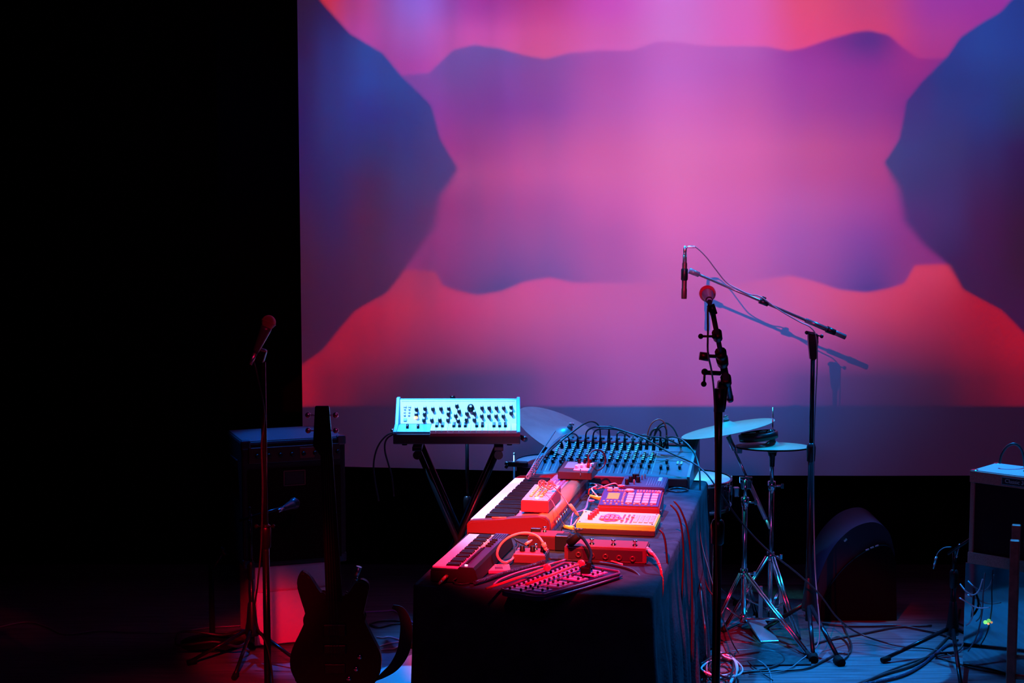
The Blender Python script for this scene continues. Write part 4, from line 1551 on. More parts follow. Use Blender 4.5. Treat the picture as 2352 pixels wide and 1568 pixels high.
jack_cable('short plug at the left end of the desk sockets', [(1291, 1030), (1290, 1016), (1286, 1012), (1276, 1018), (1262, 1032)], [YB, YB, 8.28, 8.22, 8.12])
# spiral wrapped multicore down the left side of the desk
P_ = []
path = spline([aty(1262, 1034, 8.1), aty(1248, 1048, 8.02), aty(1232, 1066, 7.95), aty(1219, 1084, 7.86), aty(1212, 1096, 7.80)], 26)
for i, p in enumerate(path):
    a = i * 0.9
    P_.append(p + Vector((math.cos(a) * 0.0075, 0, math.sin(a) * 0.0075)))
cable('black spiral wrapped cable down the left side of the desk', P_, 0.0035, cable_grey, seg=5, smooth=1)
cable('grey cable running beside the spiral cable', [aty(1275, 990, 8.2), aty(1262, 1010, 8.12), aty(1245, 1035, 8.04), aty(1226, 1065, 7.96), aty(1214, 1088, 7.9)], 0.0035, cable_grey)
cable('black cable looping from the effect box onto the desk', [aty(1351, 1068, 7.72), aty(1351, 1050, 7.72), aty(1356, 1040, 7.74), aty(1368, 1033, 7.78), aty(1382, 1036, 7.8), aty(1390, 1048, 7.8), aty(1390, 1062, 7.8), aty(1383, 1074, 7.78), aty(1372, 1080, 7.74), aty(1364, 1074, 7.7)],
      0.004, cable_black, [(aty(1351, 1074, 7.72), aty(1352, 1052, 7.72), 0.0075)], mat('plug_maroon', (0.12, 0.03, 0.04), 0.3), seg=8)
cable('coiled black cable end at the right front foot of the desk', tp([(1535, 1124), (1550, 1120), (1568, 1121), (1580, 1125), (1560, 1129), (1540, 1127), (1530, 1124)], 0.006), 0.004, cable_black)

# ------------------------------------------------------------------ white synthesizer on its stand
def white_synth():
    yF = 8.0
    fl, frr = aty(903, 1020, yF), aty(1195, 1017, yF)
    org = Vector((fl.x, yF, fl.z))
    W = (frr - fl).length
    tilt = math.atan2(frr.z - fl.z, frr.x - fl.x)
    root = thing('analog_synthesizer', 'white synthesizer glowing cyan, panel full of black knobs, left of the mixing desk', 'keyboard', org)
    blk = mat('synth_base', (0.02, 0.012, 0.016), 0.4)
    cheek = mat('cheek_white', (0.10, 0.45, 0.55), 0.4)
    D, KD = 0.36, 0.165
    HB = 0.048
    bm = NB()
    box(bm, (W / 2, D / 2, HB / 2), (W, D, HB), None, 0.004)
    obj('base', bm, blk, root)
    # panel rises from behind the keys
    pa = math.radians(50)
    P0 = Vector((0, KD, HB + 0.016))
    PH = 0.146
    py, pz = math.cos(pa), math.sin(pa)

    def S(x, t, k=0.0):   # t metres up the panel
        return Vector((x, P0.y + py * t - pz * k, P0.z + pz * t + py * k))
    for x0, x1 in ((0.0, 0.016), (W - 0.016, W)):
        bm = NB()
        prism(bm, [(0.0, HB), (0.0, HB + 0.012), (KD * 0.8, HB + 0.024), (P0.y + py * PH - 0.004, P0.z + pz * PH + 0.008), (P0.y + py * PH + 0.05, P0.z + pz * PH + 0.004), (D, HB)], x0, x1, 'YZ')
        bmesh.ops.bevel(bm, geom=bm.edges[:], offset=0.002, segments=1, affect='EDGES')
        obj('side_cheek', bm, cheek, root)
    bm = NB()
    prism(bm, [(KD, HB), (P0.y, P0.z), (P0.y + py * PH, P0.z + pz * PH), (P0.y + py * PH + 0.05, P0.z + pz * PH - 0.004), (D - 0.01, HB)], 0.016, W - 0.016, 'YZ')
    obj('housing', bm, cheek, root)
    bm = NB()
    box(bm, S(W / 2, PH / 2, 0.001), (W - 0.034, PH - 0.012, 0.004), (pa, 0, 0), 0.001)
    obj('panel', bm, white_plastic, root)
    bm = NB()
    box(bm, S(W / 2, PH - 0.014, 0.0035), (W - 0.05, 0.0012, 0.0006), (pa, 0, 0))
    obj('panel_line', bm, mat('line_grey', (0.3, 0.35, 0.4), 0.5), root)
    bm = NB()
    box(bm, S(W / 2 + 0.06, -0.004, 0.0), (W - 0.20, 0.010, 0.008), (pa, 0, 0))
    obj('panel_foot', bm, blk, root)
    # left wheel block
    bm = NB()
    prism(bm, [(0.006, HB), (0.006, HB + 0.010), (KD - 0.005, HB + 0.022), (KD - 0.005, HB)], 0.017, 0.170, 'YZ')
    wb = obj('wheel_block', bm, cheek, root)
    for x in (0.062, 0.112):
        bm = NB()
        lathe(bm, [(0, -0.006), (0.017, -0.006), (0.019, -0.004), (0.019, 0.004), (0.017, 0.006), (0, 0.006)], (x, 0.085, HB + 0.016), (1, 0, 0), 20)
        obj('wheel', bm, black_plastic, root)
    # keys run along x here
    n, x0 = 15, 0.172
    pit = (W - 0.016 - x0) / n
    wk = NB()
    box(wk, (pit * 0.48, (KD - 0.006) / 2, 0.006), (pit * 0.955, KD - 0.006, 0.018), (0.05, 0, 0), 0.0015)
    wk = mesh_of('white_key', wk, key_white)
    bk = NB()
    prism(bk, [(0, 0), (0.006, 0.011), (0.095, 0.012), (0.095, 0)], -pit * 0.26, pit * 0.26, 'YZ')
    bk = mesh_of('black_key', bk, key_black)
    for i in range(n):
        place('white_key', wk, root, (x0 + pit * i, 0.004, HB + 0.006))
        if i % 7 in (0, 1, 3, 4, 5) and i < n - 1:
            place('black_key', bk, root, (x0 + pit * (i + 1), 0.068, HB + 0.020))
    bm = NB()
    box(bm, ((x0 + W) / 2, 0.003, HB - 0.004), (W - x0, 0.008, 0.014))
    obj('key_slip', bm, mat('slip_red', (0.25, 0.01, 0.03), 0.5), root)
    # knobs: (pixel x, pixel y) on the panel -> panel coordinates
    kn = NB()
    lathe(kn, [(0, 0), (0.0095, 0), (0.0095, 0.004), (0.0078, 0.006), (0.0072, 0.021), (0, 0.021)], seg=14)
    kn = mesh_of('knob', kn, black_plastic)
    cp_ = NB()
    lathe(cp_, [(0, 0.0213), (0.0062, 0.0213), (0.0058, 0.0225), (0, 0.0225)], seg=12)
    cp_ = mesh_of('knob_cap', cp_, knob_white)
    T = lambda cx, cy: (W * (cx - 372) / (1995 - 372) * 1.0, PH * (565 - cy) / (565 - 215))
    pts = [(640, 345), (640, 420), (752, 335), (748, 410), (742, 490), (855, 340), (845, 490), (960, 335), (950, 488), (1062, 335), (1058, 405), (1055, 488),
           (1168, 300), (1198, 370), (1155, 430), (1190, 500), (1300, 400), (1296, 485), (1398, 395), (1398, 485),
           (1497, 325), (1590, 325), (1685, 325), (1780, 325), (1878, 315), (1495, 435), (1588, 435), (1682, 435), (1776, 435), (1878, 395)]
    for cx, cy in pts:
        a, t = T(cx, cy)
        k = place('knob', kn, root, S(a, t - 0.008, 0.003), (pa, 0, 0))
        place('knob_cap', cp_, k, (0, 0, 0))
    a, t = T(1350, 330)
    big = NB()
    lathe(big, [(0, 0), (0.018, 0), (0.018, 0.005), (0.015, 0.008), (0.0145, 0.020), (0, 0.020)], seg=20)
    k = place('knob', mesh_of('big_knob', big, black_plastic), root, S(a, t - 0.008, 0.003), (pa, 0, 0), 'large black cutoff knob')
    place('knob_cap', cp_, k, (0, 0, -0.001))
    # square lit buttons at the left
    bt = NB()
    box(bt, (0, 0, 0.003), (0.015, 0.013, 0.006), None, 0.002)
    bt = mesh_of('square_button', bt, white_plastic)
    rb = NB()
    lathe(rb, [(0.0055, 0), (0.0055, 0.004), (0, 0.005)], seg=12)
    rb = mesh_of('round_button', rb, white_plastic)
    for cx in (487, 545):
        a, t = T(cx, 320)
        place('square_button', bt, root, S(a, t, 0.003), (pa, 0, 0))
        for cy in (358, 400, 437):
            a, t = T(cx, cy)
            place('round_button', rb, root, S(a, t, 0.003), (pa, 0, 0))
    a, t = T(497, 500)
    bm = NB()
    box(bm, (0, 0, 0.002), (0.016, 0.016, 0.004), None, 0.004)
    o = obj('key_button', bm, mat('button_edge', (0.25, 0.5, 0.45), 0.4), root)
    o.location = S(a, t, 0.003)
    o.rotation_euler = (pa, 0, 0)
    a, t = T(637, 468)
    bm = NB()
    lathe(bm, [(0.008, 0), (0.008, 0.004), (0, 0.010)], seg=14)
    o = obj('amber_lamp', bm, mat('amber_lit', (1, 0.6, 0.3), 0.4, emit=(1.0, 0.45, 0.12), estr=2.5), root)
    o.location = S(a, t, 0.003)
    o.rotation_euler = (pa, 0, 0)
    for x in (0.05, W - 0.05):
        bm = NB()
        cyl(bm, (x, 0.05, -0.012), (x, 0.05, 0.001), 0.012, 0.014, 12)
        obj('rubber_foot', bm, black_rubber, root)
    bm = NB()
    cyl(bm, (-0.014, 0.05, HB + 0.01), (0.002, 0.05, HB + 0.01), 0.007, None, 10)
    obj('jack', bm, chrome, root)
    bm = NB()
    cyl(bm, (0.170, -0.001, 0.035), (0.170, -0.004, 0.035), 0.003, None, 8)
    obj('screw', bm, chrome, root)
    return org, W


SO, SW = white_synth()
# folding stand: two crossed tubes with clamp knobs
root = thing('keyboard_stand', 'black folding cross stand holding the white synthesizer', 'stand', (SO.x, 8.0, 0))
zt = SO.z - 0.012
ty = 0.06
for y in (ty, 0.30):
    for (xa, xb) in ((0.11, 0.50), (0.49, 0.09)):
        bm = NB()
        cyl(bm, (xa, y, zt - 0.022), (xb, y + 0.01, 0.02), 0.013, None, 12)
        obj('leg', bm, stand_black, root)
for x in (0.11, 0.49):
    bm = NB()
    box(bm, (x, 0.18, zt - 0.012), (0.045, 0.34, 0.022), None, 0.004)
    obj('top_rail', bm, stand_black, root)
    bm = NB()
    cyl(bm, (x, ty - 0.03, zt - 0.045), (x, ty + 0.02, zt - 0.045), 0.021, 0.018, 12)
    obj('clamp_knob', bm, black_plastic, root)
for x in (0.09, 0.50):
    bm = NB()
    box(bm, (x, 0.19, 0.015), (0.04, 0.40, 0.03), None, 0.006)
    obj('foot', bm, black_rubber, root)
for a, lab in (([(905, 992), (888, 1000), (872, 1018), (862, 1042), (858, 1072), (862, 1110), (870, 1150)], 'thin black cable arching left from the white synthesizer jack'),
               ([(905, 996), (890, 1006), (884, 1020), (885, 1040), (892, 1065), (900, 1095), (905, 1140)], 'second thin black cable dropping from the white synthesizer jack')):
    cable(lab, [aty(x, y, 8.04 + 0.01 * i) for i, (x, y) in enumerate(a)], 0.0042, cable_black)


# ------------------------------------------------------------------ microphone stands
def tripod(root, h0, feet, rt, m=stand_black, foot_r=0.014, hub=True):
    for f in feet:
        f = Vector(f)
        bm = NB()
        cyl(bm, (f.x * 0.06, f.y * 0.06, h0), (f.x, f.y, 0.018), rt, rt * 0.9, 10)
        lg = obj('leg', bm, m, root)
        bm = NB()
        d = f.normalized()
        cyl(bm, Vector((f.x, f.y, 0.02)) - d * 0.03, Vector((f.x, f.y, 0.013)) + d * 0.012, foot_r, foot_r * 0.9, 10)
        obj('rubber_foot', bm, black_rubber, lg)
    if hub:
        bm = NB()
        lathe(bm, [(0.012, h0 + 0.13), (0.018, h0 + 0.12), (0.026, h0 + 0.03), (0.034, h0 - 0.01), (0.03, h0 - 0.03), (0, h0 - 0.03)], seg=14)
        obj('hub', bm, black_plastic, root)


def pole(root, z0, z1, zc, r=0.0115):
    bm = NB()
    cyl(bm, (0, 0, z0), (0, 0, zc), r, None, 14)
    obj('lower_pole', bm, stand_black, root)
    bm = NB()
    cyl(bm, (0, 0, zc), (0, 0, z1), r * 0.78, None, 14)
    obj('upper_pole', bm, stand_black, root)
    bm = NB()
    lathe(bm, [(r, -0.05), (r * 1.45, -0.045), (r * 1.6, 0.02), (r * 1.3, 0.035), (r * 0.8, 0.04)], (0, 0, zc), seg=14)
    obj('clutch', bm, black_plastic, root)


def tknob(root, c, d, L=0.045, r=0.0035, rb=0.008, m=stand_black):
    c, d = Vector(c), Vector(d).normalized()
    bm = NB()
    cyl(bm, c - d * L, c + d * L, r, None, 8)
    for s in (-1, 1):
        bmesh.ops.create_uvsphere(bm, u_segments=10, v_segments=8, radius=rb, matrix=Matrix.Translation(c + d * L * s))
    obj('wing_bolt', bm, m, root)


def ball_mic(label, tip, tail, grille_m, body_m, group=None):
    """handheld vocal microphone: tip = centre of the ball, tail = cable end"""
    tip, tail = Vector(tip), Vector(tail)
    ax = (tip - tail)
    L = ax.length
    root = thing('vocal_microphone', label, 'microphone', tail)
    d = ax.normalized()
    bm = NB()
    lathe(bm, [(0, 0), (0.011, 0), (0.012, 0.01), (0.0185, L - 0.045), (0.020, L - 0.03), (0.020, L - 0.018), (0, L - 0.018)], (0, 0, 0), d, 20)
    obj('handle', bm, body_m, root)
    bm = NB()
    R = 0.0255
    prof = [(0.018, L - 0.022)] + [(R * math.cos(a) if i < 11 else 0.0, L + R * math.sin(a)) for i, a in enumerate([(-0.9 + (PI / 2 + 0.9) * k / 11) for k in range(12)])]
    lathe(bm, prof, (0, 0, 0), d, 24)
    obj('grille', bm, grille_m, root)
    bm = NB()
    lathe(bm, [(R + 0.0005, L - 0.003), (R + 0.002, L - 0.001), (R + 0.002, L + 0.001), (R + 0.0005, L + 0.003)], (0, 0, 0), d, 24)
    obj('band', bm, grille_m, root)
    bm = NB()
    cyl(bm, (0, 0, 0), -d * 0.045, 0.0095, 0.008, 12)
    obj('connector', bm, satin_steel, root)
    return root


grille = mat('grille_mesh', (0.55, 0.45, 0.45), 0.4, 0.6, 0.5, 0.9, 900)
mic_body = mat('mic_body', (0.06, 0.05, 0.06), 0.3, 0.3)

# left straight stand with its vocal microphone
b0 = at(604, 1568, 0)
YL = 6.15
top = aty(596, 818, YL)
base = Vector((top.x + 0.012, YL, 0))
root = thing('microphone_stand', 'tall straight black microphone stand in front of the left amplifier', 'microphone stand', base)
tripod(root, 0.16, [(-0.30, -0.12, 0), (0.26, -0.16, 0), (0.02, 0.30, 0)], 0.009)
pole(root, 0.1, top.z - 0.02, 0.95, 0.013)
bm = NB()
box(bm, (-0.012, 0, top.z + 0.005), (0.045, 0.04, 0.05), (0, 0.3, 0), 0.008)
obj('clip', bm, black_plastic, root)
tknob(root, (0.0, -0.02, 0.985), (1, 0, 0), 0.03)
ball_mic('vocal microphone with dim red ball on the left straight stand', aty(617, 740, YL - 0.02), aty(586, 810, YL - 0.04), mat('grille_red', (0.45, 0.12, 0.12), 0.45, 0.4, 0.5, 0.9, 900), mic_body)
cable('thin black cable running down the left microphone stand', [aty(580, 822, YL - 0.04), aty(590, 860, YL - 0.03), aty(607, 950, YL - 0.02), aty(601, 1020, YL - 0.02), aty(603, 1120, YL - 0.03), aty(600, 1250, YL - 0.03), aty(592, 1340, YL - 0.04), aty(584, 1420, YL - 0.04), aty(612, 1480, YL - 0.04), aty(624, 1540, YL - 0.05), aty(628, 1600, YL - 0.05)], 0.0035, cable_black)

# centre boom stand, seen almost end-on
YC = 5.9
pc = aty(1655, 905, YC)
base = Vector((pc.x - 0.004, YC, 0))
root = thing('boom_stand', 'red lit boom stand pointing away, nearest the table right side', 'microphone stand', base)
tripod(root, 0.14, [(0.0, -0.33, 0), (0.31, 0.10, 0), (-0.03, 0.32, 0)], 0.009)
pole(root, 0.1, pc.z, 1.02, 0.0150)
bm = NB()
cyl(bm, (0, 0, pc.z - 0.06), (0, 0, pc.z + 0.02), 0.019, 0.016, 14)
obj('collar', bm, black_plastic, root)
A = aty(1636, 712, YC - 0.30) - base
B = aty(1677, 918, YC + 0.10) - base
redl = mat('boom_violet', (0.05, 0.05, 0.12), 0.25, 0.5)
bm = NB()
cyl(bm, A, B, 0.0085, None, 12)
obj('boom_arm', bm, redl, root)
bm = NB()
cyl(bm, A.lerp(B, 0.62), B, 0.0125, None, 14)
cyl(bm, B - (B - A).normalized() * 0.02, B, 0.0135, 0.012, 14)
obj('boom_sleeve', bm, redl, root)
d = (B - A).normalized()
for t, r in ((0.27, 0.017), (0.48, 0.02), (0.55, 0.021), (0.77, 0.019)):
    bm = NB()
    c = A.lerp(B, t)
    cyl(bm, c - d * 0.018, c + d * 0.018, r, r * 0.9, 12)
    obj('clamp', bm, black_plastic, root)
bm = NB()
box(bm, A.lerp(B, 0.84) + Vector((-0.02, 0, -0.03)), (0.035, 0.05, 0.10), (0, 0.1, 0), 0.008)
obj('pivot_block', bm, black_plastic, root)
c = A.lerp(B, 0.27) + Vector((-0.035, -0.02, 0.0))
tknob(root, c, (1, 0, 0.0), 0.022, 0.004, 0.009)
c = A.lerp(B, 0.50)
bm = NB()
cyl(bm, c, c + Vector((-0.055, -0.01, 0.004)), 0.006, 0.006, 8)
cyl(bm, c + Vector((-0.045, -0.01, 0.0)), c + Vector((-0.075, -0.01, 0.004)), 0.015, 0.014, 12)
obj('thumb_screw', bm, black_plastic, root)
c0_ = aty(1655, 857, YC - 0.03) - base
bm = NB()
cyl(bm, c0_, c0_ + Vector((-0.055, -0.01, 0.004)), 0.008, None, 10)
cyl(bm, c0_ + Vector((-0.055, -0.01, 0.004)), c0_ + Vector((-0.057, -0.012, -0.035)), 0.004, None, 8)
bmesh.ops.create_uvsphere(bm, u_segments=10, v_segments=8, radius=0.010, matrix=Matrix.Translation(c0_ + Vector((-0.058, -0.012, -0.035))))
bmesh.ops.create_uvsphere(bm, u_segments=10, v_segments=8, radius=0.012, matrix=Matrix.Translation(c0_ + Vector((-0.055, -0.01, 0.006))))
obj('wing_bolt', bm, stand_black, root)
# microphone clip and microphone seen from its cable end
tip = aty(1625, 674, YC - 0.22)
tail = aty(1629, 690, YC - 0.37)
bm = NB()
q0, q1 = aty(1632, 700, YC - 0.30) - base, aty(1640, 722, YC - 0.30) - base
cyl(bm, q0, q1, 0.013, 0.012, 12)
obj('clip', bm, black_plastic, root)
ball_mic('vocal microphone with glowing red ball on the centre boom stand', tip, tail, mat('grille_pink', (0.75, 0.35, 0.35), 0.45, 0.3, 0.5, 0.9, 900), mic_body)
cable('red lit cable dropping from the centre vocal microphone along its stand', [aty(1629, 694, YC - 0.40), aty(1626, 712, YC - 0.40), aty(1626, 760, YC - 0.38), aty(1626, 810, YC - 0.33), aty(1634, 850, YC - 0.25), aty(1640, 900, YC - 0.15), aty(1643, 980, YC - 0.08), aty(1644, 1080, YC - 0.05), aty(1645, 1200, YC - 0.04), aty(1645, 1350, YC - 0.04), aty(1644, 1480, YC - 0.04), aty(1640, 1600, YC - 0.05)], 0.0035, mat('cable_redlit', (0.16, 0.02, 0.02), 0.4))

# right boom stand with pencil microphone
YR = 8.05
pv = aty(1868, 762, YR)
base = Vector((pv.x, YR, 0))
root = thing('boom_stand', 'tall boom stand at right with its arm rising left over the drums', 'microphone stand', base)
f1 = at(1930, 1528) - base
f2 = at(1865, 1518) - base
f3 = at(1800, 1440) - base
f1, f2, f3 = (Vector((v.x, v.y, 0)) for v in (f1, f2, f3))
tripod(root, 0.20, [f1, Vector((-0.02, -0.28, 0)), Vector((-0.20, 0.18, 0))], 0.011, stand_black, 0.024)
pole(root, 0.12, pv.z, 0.93, 0.0135)
P = aty(1583, 621, YR - 0.02) - base
Q = aty(1942, 774, YR + 0.02) - base
d = (Q - P).normalized()
teal = mat('boom_grey', (0.16, 0.18, 0.19), 0.25, 0.6)
bm = NB()
cyl(bm, P, Q - d * 0.10, 0.0062, None, 12)
obj('boom_arm', bm, teal, root)
c = P.lerp(Q, 0.78)
bm = NB()
cyl(bm, c - d * 0.03, Q - d * 0.09, 0.0115, None, 14)
obj('boom_sleeve', bm, teal, root)
bm = NB()
cyl(bm, Q - d * 0.10, Q, 0.0125, 0.0125, 14)
obj('boom_grip', bm, mat('grip_grey', (0.10, 0.12, 0.13), 0.4), root)
for t, r in ((0.475, 0.014), (0.905, 0.016)):
    bm = NB()
    cc = P.lerp(Q, t)
    cyl(bm, cc - d * 0.022, cc + d * 0.022, r, r * 0.85, 12)
    obj('clamp', bm, black_plastic, root)
bm = NB()
cc = P.lerp(Q, 0.475) + Vector((0, 0, 0.018))
box(bm, cc, (0.020, 0.016, 0.016), (0, 0.35, 0), 0.003)
obj('clamp_knob', bm, black_plastic, root)
bm = NB()
cyl(bm, P, P + d * 0.05, 0.014, 0.012, 12)
obj('clip', bm, mat('clip_grey', (0.14, 0.16, 0.17), 0.3), root)
bm = NB()
prism(bm, [(-0.014, pv.z - 0.13), (-0.024, pv.z - 0.045), (-0.026, pv.z + 0.005), (0.022, pv.z - 0.01), (0.022, pv.z - 0.045), (0.014, pv.z - 0.13)], -0.018, 0.018, 'XZ')
bmesh.ops.bevel(bm, geom=bm.edges[:], offset=0.004, segments=2, affect='EDGES')
obj('pivot_block', bm, black_plastic, root)
tknob(root, aty(1870, 768, YR - 0.03) - base, (1, 0, -0.25), 0.036, 0.0032, 0.009)
# pencil mic
mt, mb = aty(1573, 585, YR - 0.03), aty(1571, 686, YR - 0.03)
m_ = thing('pencil_microphone', 'slim black pencil microphone hanging from the boom over the drums', 'microphone', mb)
v = mt - mb
bm = NB()
lathe(bm, [(0, 0), (0.0125, 0), (0.0130, 0.01), (0.0130, 0.045), (0.0118, 0.05), (0.0118, v.length * 0.80), (0.0095, v.length * 0.83), (0.0095, v.length), (0, v.length)], (0, 0, 0), v, 18)
obj('body', bm, mat('mic_maroon', (0.10, 0.02, 0.025), 0.3, 0.2), m_)
bm = NB()
lathe(bm, [(0, 0), (0.0078, 0), (0.0078, 0.03), (0.004, 0.045), (0, 0.045)], v * 0.98, v, 12)
obj('connector', bm, satin_steel, m_)
bm = NB()
lathe(bm, [(0.0135, 0.085), (0.0160, 0.09), (0.0160, 0.135), (0.0135, 0.14)], (0, 0, 0), v, 16)
obj('holder_ring', bm, black_plastic, m_)
for a, b_ in (((1573, 572), 0),):
    pass
cable('thin cable arching from the pencil microphone down along the boom', [aty(1573, 584, YR - 0.03), aty(1576, 571, YR - 0.03), aty(1586, 565, YR - 0.03), aty(1600, 569, YR - 0.03), aty(1622, 590, YR - 0.03), aty(1645, 620, YR - 0.03), aty(1668, 648, YR - 0.02), aty(1695, 664, YR - 0.02), aty(1722, 676, YR - 0.015), aty(1748, 682, YR - 0.015), aty(1790, 712, YR - 0.02), aty(1835, 738, YR - 0.02), aty(1862, 752, YR - 0.03), aty(1875, 775, YR - 0.03), aty(1877, 830, YR - 0.03), aty(1874, 900, YR - 0.03), aty(1870, 1000, YR - 0.03), aty(1869, 1150, YR - 0.03), aty(1872, 1300, YR - 0.04), aty(1878, 1380, YR - 0.10), aty(1882, 1430, YR - 0.15), aty(1878, 1480, YR - 0.2), at(1840, 1515, 0.01), at(1800, 1540, 0.01), at(1720, 1548, 0.01)], 0.0032, cable_grey)
bm = NB()
q0, q1 = aty(1580, 567, YR - 0.03), aty(1596, 567, YR - 0.03)
cyl(bm, q0, q1, 0.0055, None, 10)
o = obj('cable_tape', bm, cable_white)
tag(o, 'white tape wrapped round the cable above the pencil microphone', 'tape')


# ------------------------------------------------------------------ drums
def cymbal(name, label, c, n, R, cup=0.11, hgt=0.06, m=bronze, group=None):
    root = thing(name, label, 'cymbal', c, 0, group)
    q = Vector(n).normalized()
    prof = []
    h = hgt * R * 2.2
    for k in range(15):
        t = k / 14
        r = R * (1 - t)
        z = h * (t ** 1.25) * 0.55
        if r < R * 0.22:
            u = 1 - r / (R * 0.22)
            z += 0.045 * (R / 0.2) * math.sin(u * PI / 2) * 0.45
        prof.append((max(r, 0.006), z))
    bm = NB()
    lathe(bm, prof, (0, 0, 0), q, 64)
    lathe(bm, [(max(r, 0.006), z - 0.0016) for r, z in prof][::-1], (0, 0, 0), q, 64)
    obj('plate', bm, m, root)
    top = max(z for r, z in prof)
    bm = NB()
    cyl(bm, q * (top - 0.002), q * (top + 0.010), 0.015, 0.013, 12)
    obj('felt', bm, mat('felt', (0.10, 0.11, 0.12), 0.95), root)
    bm = NB()
    cyl(bm, q * (top + 0.010), q * (top + 0.028), 0.004, None, 8)
    s = q.orthogonal().normalized()
    box(bm, q * (top + 0.02) + s * 0.009, (0.014, 0.004, 0.012), None, 0.001)
    box(bm, q * (top + 0.02) - s * 0.009, (0.014, 0.004, 0.012), None, 0.001)
    obj('wing_nut', bm, chrome, root)
    return root


YA = 8.62
ca = aty(1300, 1000, YA)
cymbal('crash_cymbal', 'large dark cymbal leaning right between the white synthesizer and the mixing desk', ca, (0.40, -0.22, 0.88), 0.272, m=mat('dark_bronze', (0.16, 0.34, 0.30), 0.30, 0.45, 0.5, 0.2, 6, 0.45, 3))
YBc = 8.45
cb_ = aty(1672, 984, YBc)
cymbal('crash_cymbal', 'tilted cyan lit cymbal, left end low, behind the centre boom stand', cb_, (-0.20, 0.05, 0.98), 0.232)
YH = 8.35
ch = aty(1774, 1024, YH)
cymbal('hi_hat', 'level cyan lit cymbal on the hi hat stand at right of the drums', ch, (0.0, 0.055, 1.0), 0.178)
bm = NB()
c2 = cymbal('hi_hat', 'bottom cymbal of the hi hat, turned upside down under the level one', ch + Vector((0, 0, -0.008)), (0.0, -0.055, -1.0), 0.176)
# tambourine over the hi hat
ct = aty(1742, 1001, YH)
root = thing('tambourine', 'black ring tambourine sitting above the level cymbal', 'tambourine', ct)
q = Vector((-0.14, 0.05, 1)).normalized()
bm = NB()
lathe(bm, [(0.083, -0.018), (0.094, -0.016), (0.096, 0.014), (0.088, 0.018), (0.081, 0.016), (0.083, -0.018)], (0, 0, 0), q, 36)
obj('frame', bm, black_plastic, root)
s1 = q.orthogonal().normalized()
s2 = q.cross(s1)
for i in range(8):
    a = 2 * PI * i / 8 + 0.3
    p = (s1 * math.cos(a) + s2 * math.sin(a)) * 0.07
    bm = NB()
    lathe(bm, [(0, -0.002), (0.019, -0.003), (0.019, 0.001), (0.006, 0.003), (0, 0.003)], p + q * 0.012, q, 14)
    lathe(bm, [(0, -0.002), (0.019, 0.001), (0.019, -0.003), (0.006, -0.005), (0, -0.005)], p + q * 0.004, q, 14)
    obj('jingle', bm, chrome, root)
bm = NB()
box(bm, (0, 0, 0.008), (0.17, 0.02, 0.012), None, 0.003)
obj('cross_bar', bm, black_plastic, root)
bm = NB()
bmesh.ops.create_uvsphere(bm, u_segments=12, v_segments=8, radius=0.012, matrix=Matrix.Translation((0.055, -0.01, 0.022)))
obj('wing_nut', bm, chrome, root)


def drum_stand(name, label, base, ztop, m, feet, hub_z, low_z):
    root = thing(name, label, 'stand', base)
    bm = NB()
    cyl(bm, (0, 0, 0.06), (0, 0, hub_z + 0.35), 0.0125, None, 14)
    obj('lower_tube', bm, m, root)
    bm = NB()
    cyl(bm, (0, 0, hub_z + 0.35), (0, 0, ztop), 0.0095, None, 14)
    obj('upper_tube', bm, m, root)
    for z in (hub_z + 0.35, hub_z, low_z):
        bm = NB()
        cyl(bm, (0, 0, z - 0.022), (0, 0, z + 0.022), 0.019, None, 14)
        cyl(bm, (0.01, -0.01, z), (0.045, -0.012, z), 0.005, None, 8)
        box(bm, (0.05, -0.012, z), (0.014, 0.005, 0.024), None, 0.002)
        obj('collar', bm, m, root)
    for f in feet:
        f = Vector(f)
        dd = f.normalized()
        sd = Vector((-dd.y, dd.x, 0)) * 0.008
        bm = NB()
        for s in (-1, 1):      # double braced flat leg
            cyl(bm, Vector((0, 0, hub_z)) + dd * 0.02 + sd * s, f * 0.97 + sd * s + Vector((0, 0, 0.03)), 0.006, None, 8)
        lg = obj('leg', bm, m, root)
        bm = NB()
        for s in (-1, 1):
            cyl(bm, Vector((0, 0, low_z)) + dd * 0.02 + sd * s * 0.5, f * 0.55 + sd * s * 0.5 + Vector((0, 0, hub_z * 0.46)), 0.0045, None, 8)
        obj('brace', bm, m, lg)
        bm = NB()
        cyl(bm, f * 0.95 + Vector((0, 0, 0.03)), f * 1.03 + Vector((0, 0, 0.014)), 0.014, 0.013, 10)
        obj('rubber_foot', bm, black_rubber, lg)
    return root


# hi hat stand
hb = Vector((ch.x, YH, 0))
r_ = drum_stand('hi_hat_stand', 'chrome hi hat stand with pull rod under the level cymbal', hb, ch.z - 0.02, chrome, [(0.10, -0.24, 0), (-0.24, -0.10, 0), (0.12, 0.22, 0)], 0.36, 0.10)
bm = NB()
cyl(bm, (0, 0, ch.z - 0.02), (0, 0, aty(1769, 935, YH).z), 0.0035, None, 8)
obj('pull_rod', bm, chrome, r_)
bm = NB()
lathe(bm, [(0.012, -0.10), (0.014, -0.05), (0.020, -0.045), (0.022, -0.028), (0.016, -0.02), (0.030, -0.012), (0.030, -0.006)], (0, 0, ch.z), seg=16)
obj('seat_cup', bm, black_plastic, r_)
bm = NB()
box(bm, (-0.06, -0.16, 0.035), (0.09, 0.27, 0.012), (0.16, 0, 0.15), 0.004)
obj('pedal_board', bm, satin_steel, r_)
bm = NB()
box(bm, (-0.05, -0.03, 0.12), (0.02, 0.012, 0.2), None, 0.003)
box(bm, (0.05, -0.03, 0.12), (0.02, 0.012, 0.2), None, 0.003)
obj('pedal_frame', bm, satin_steel, r_)

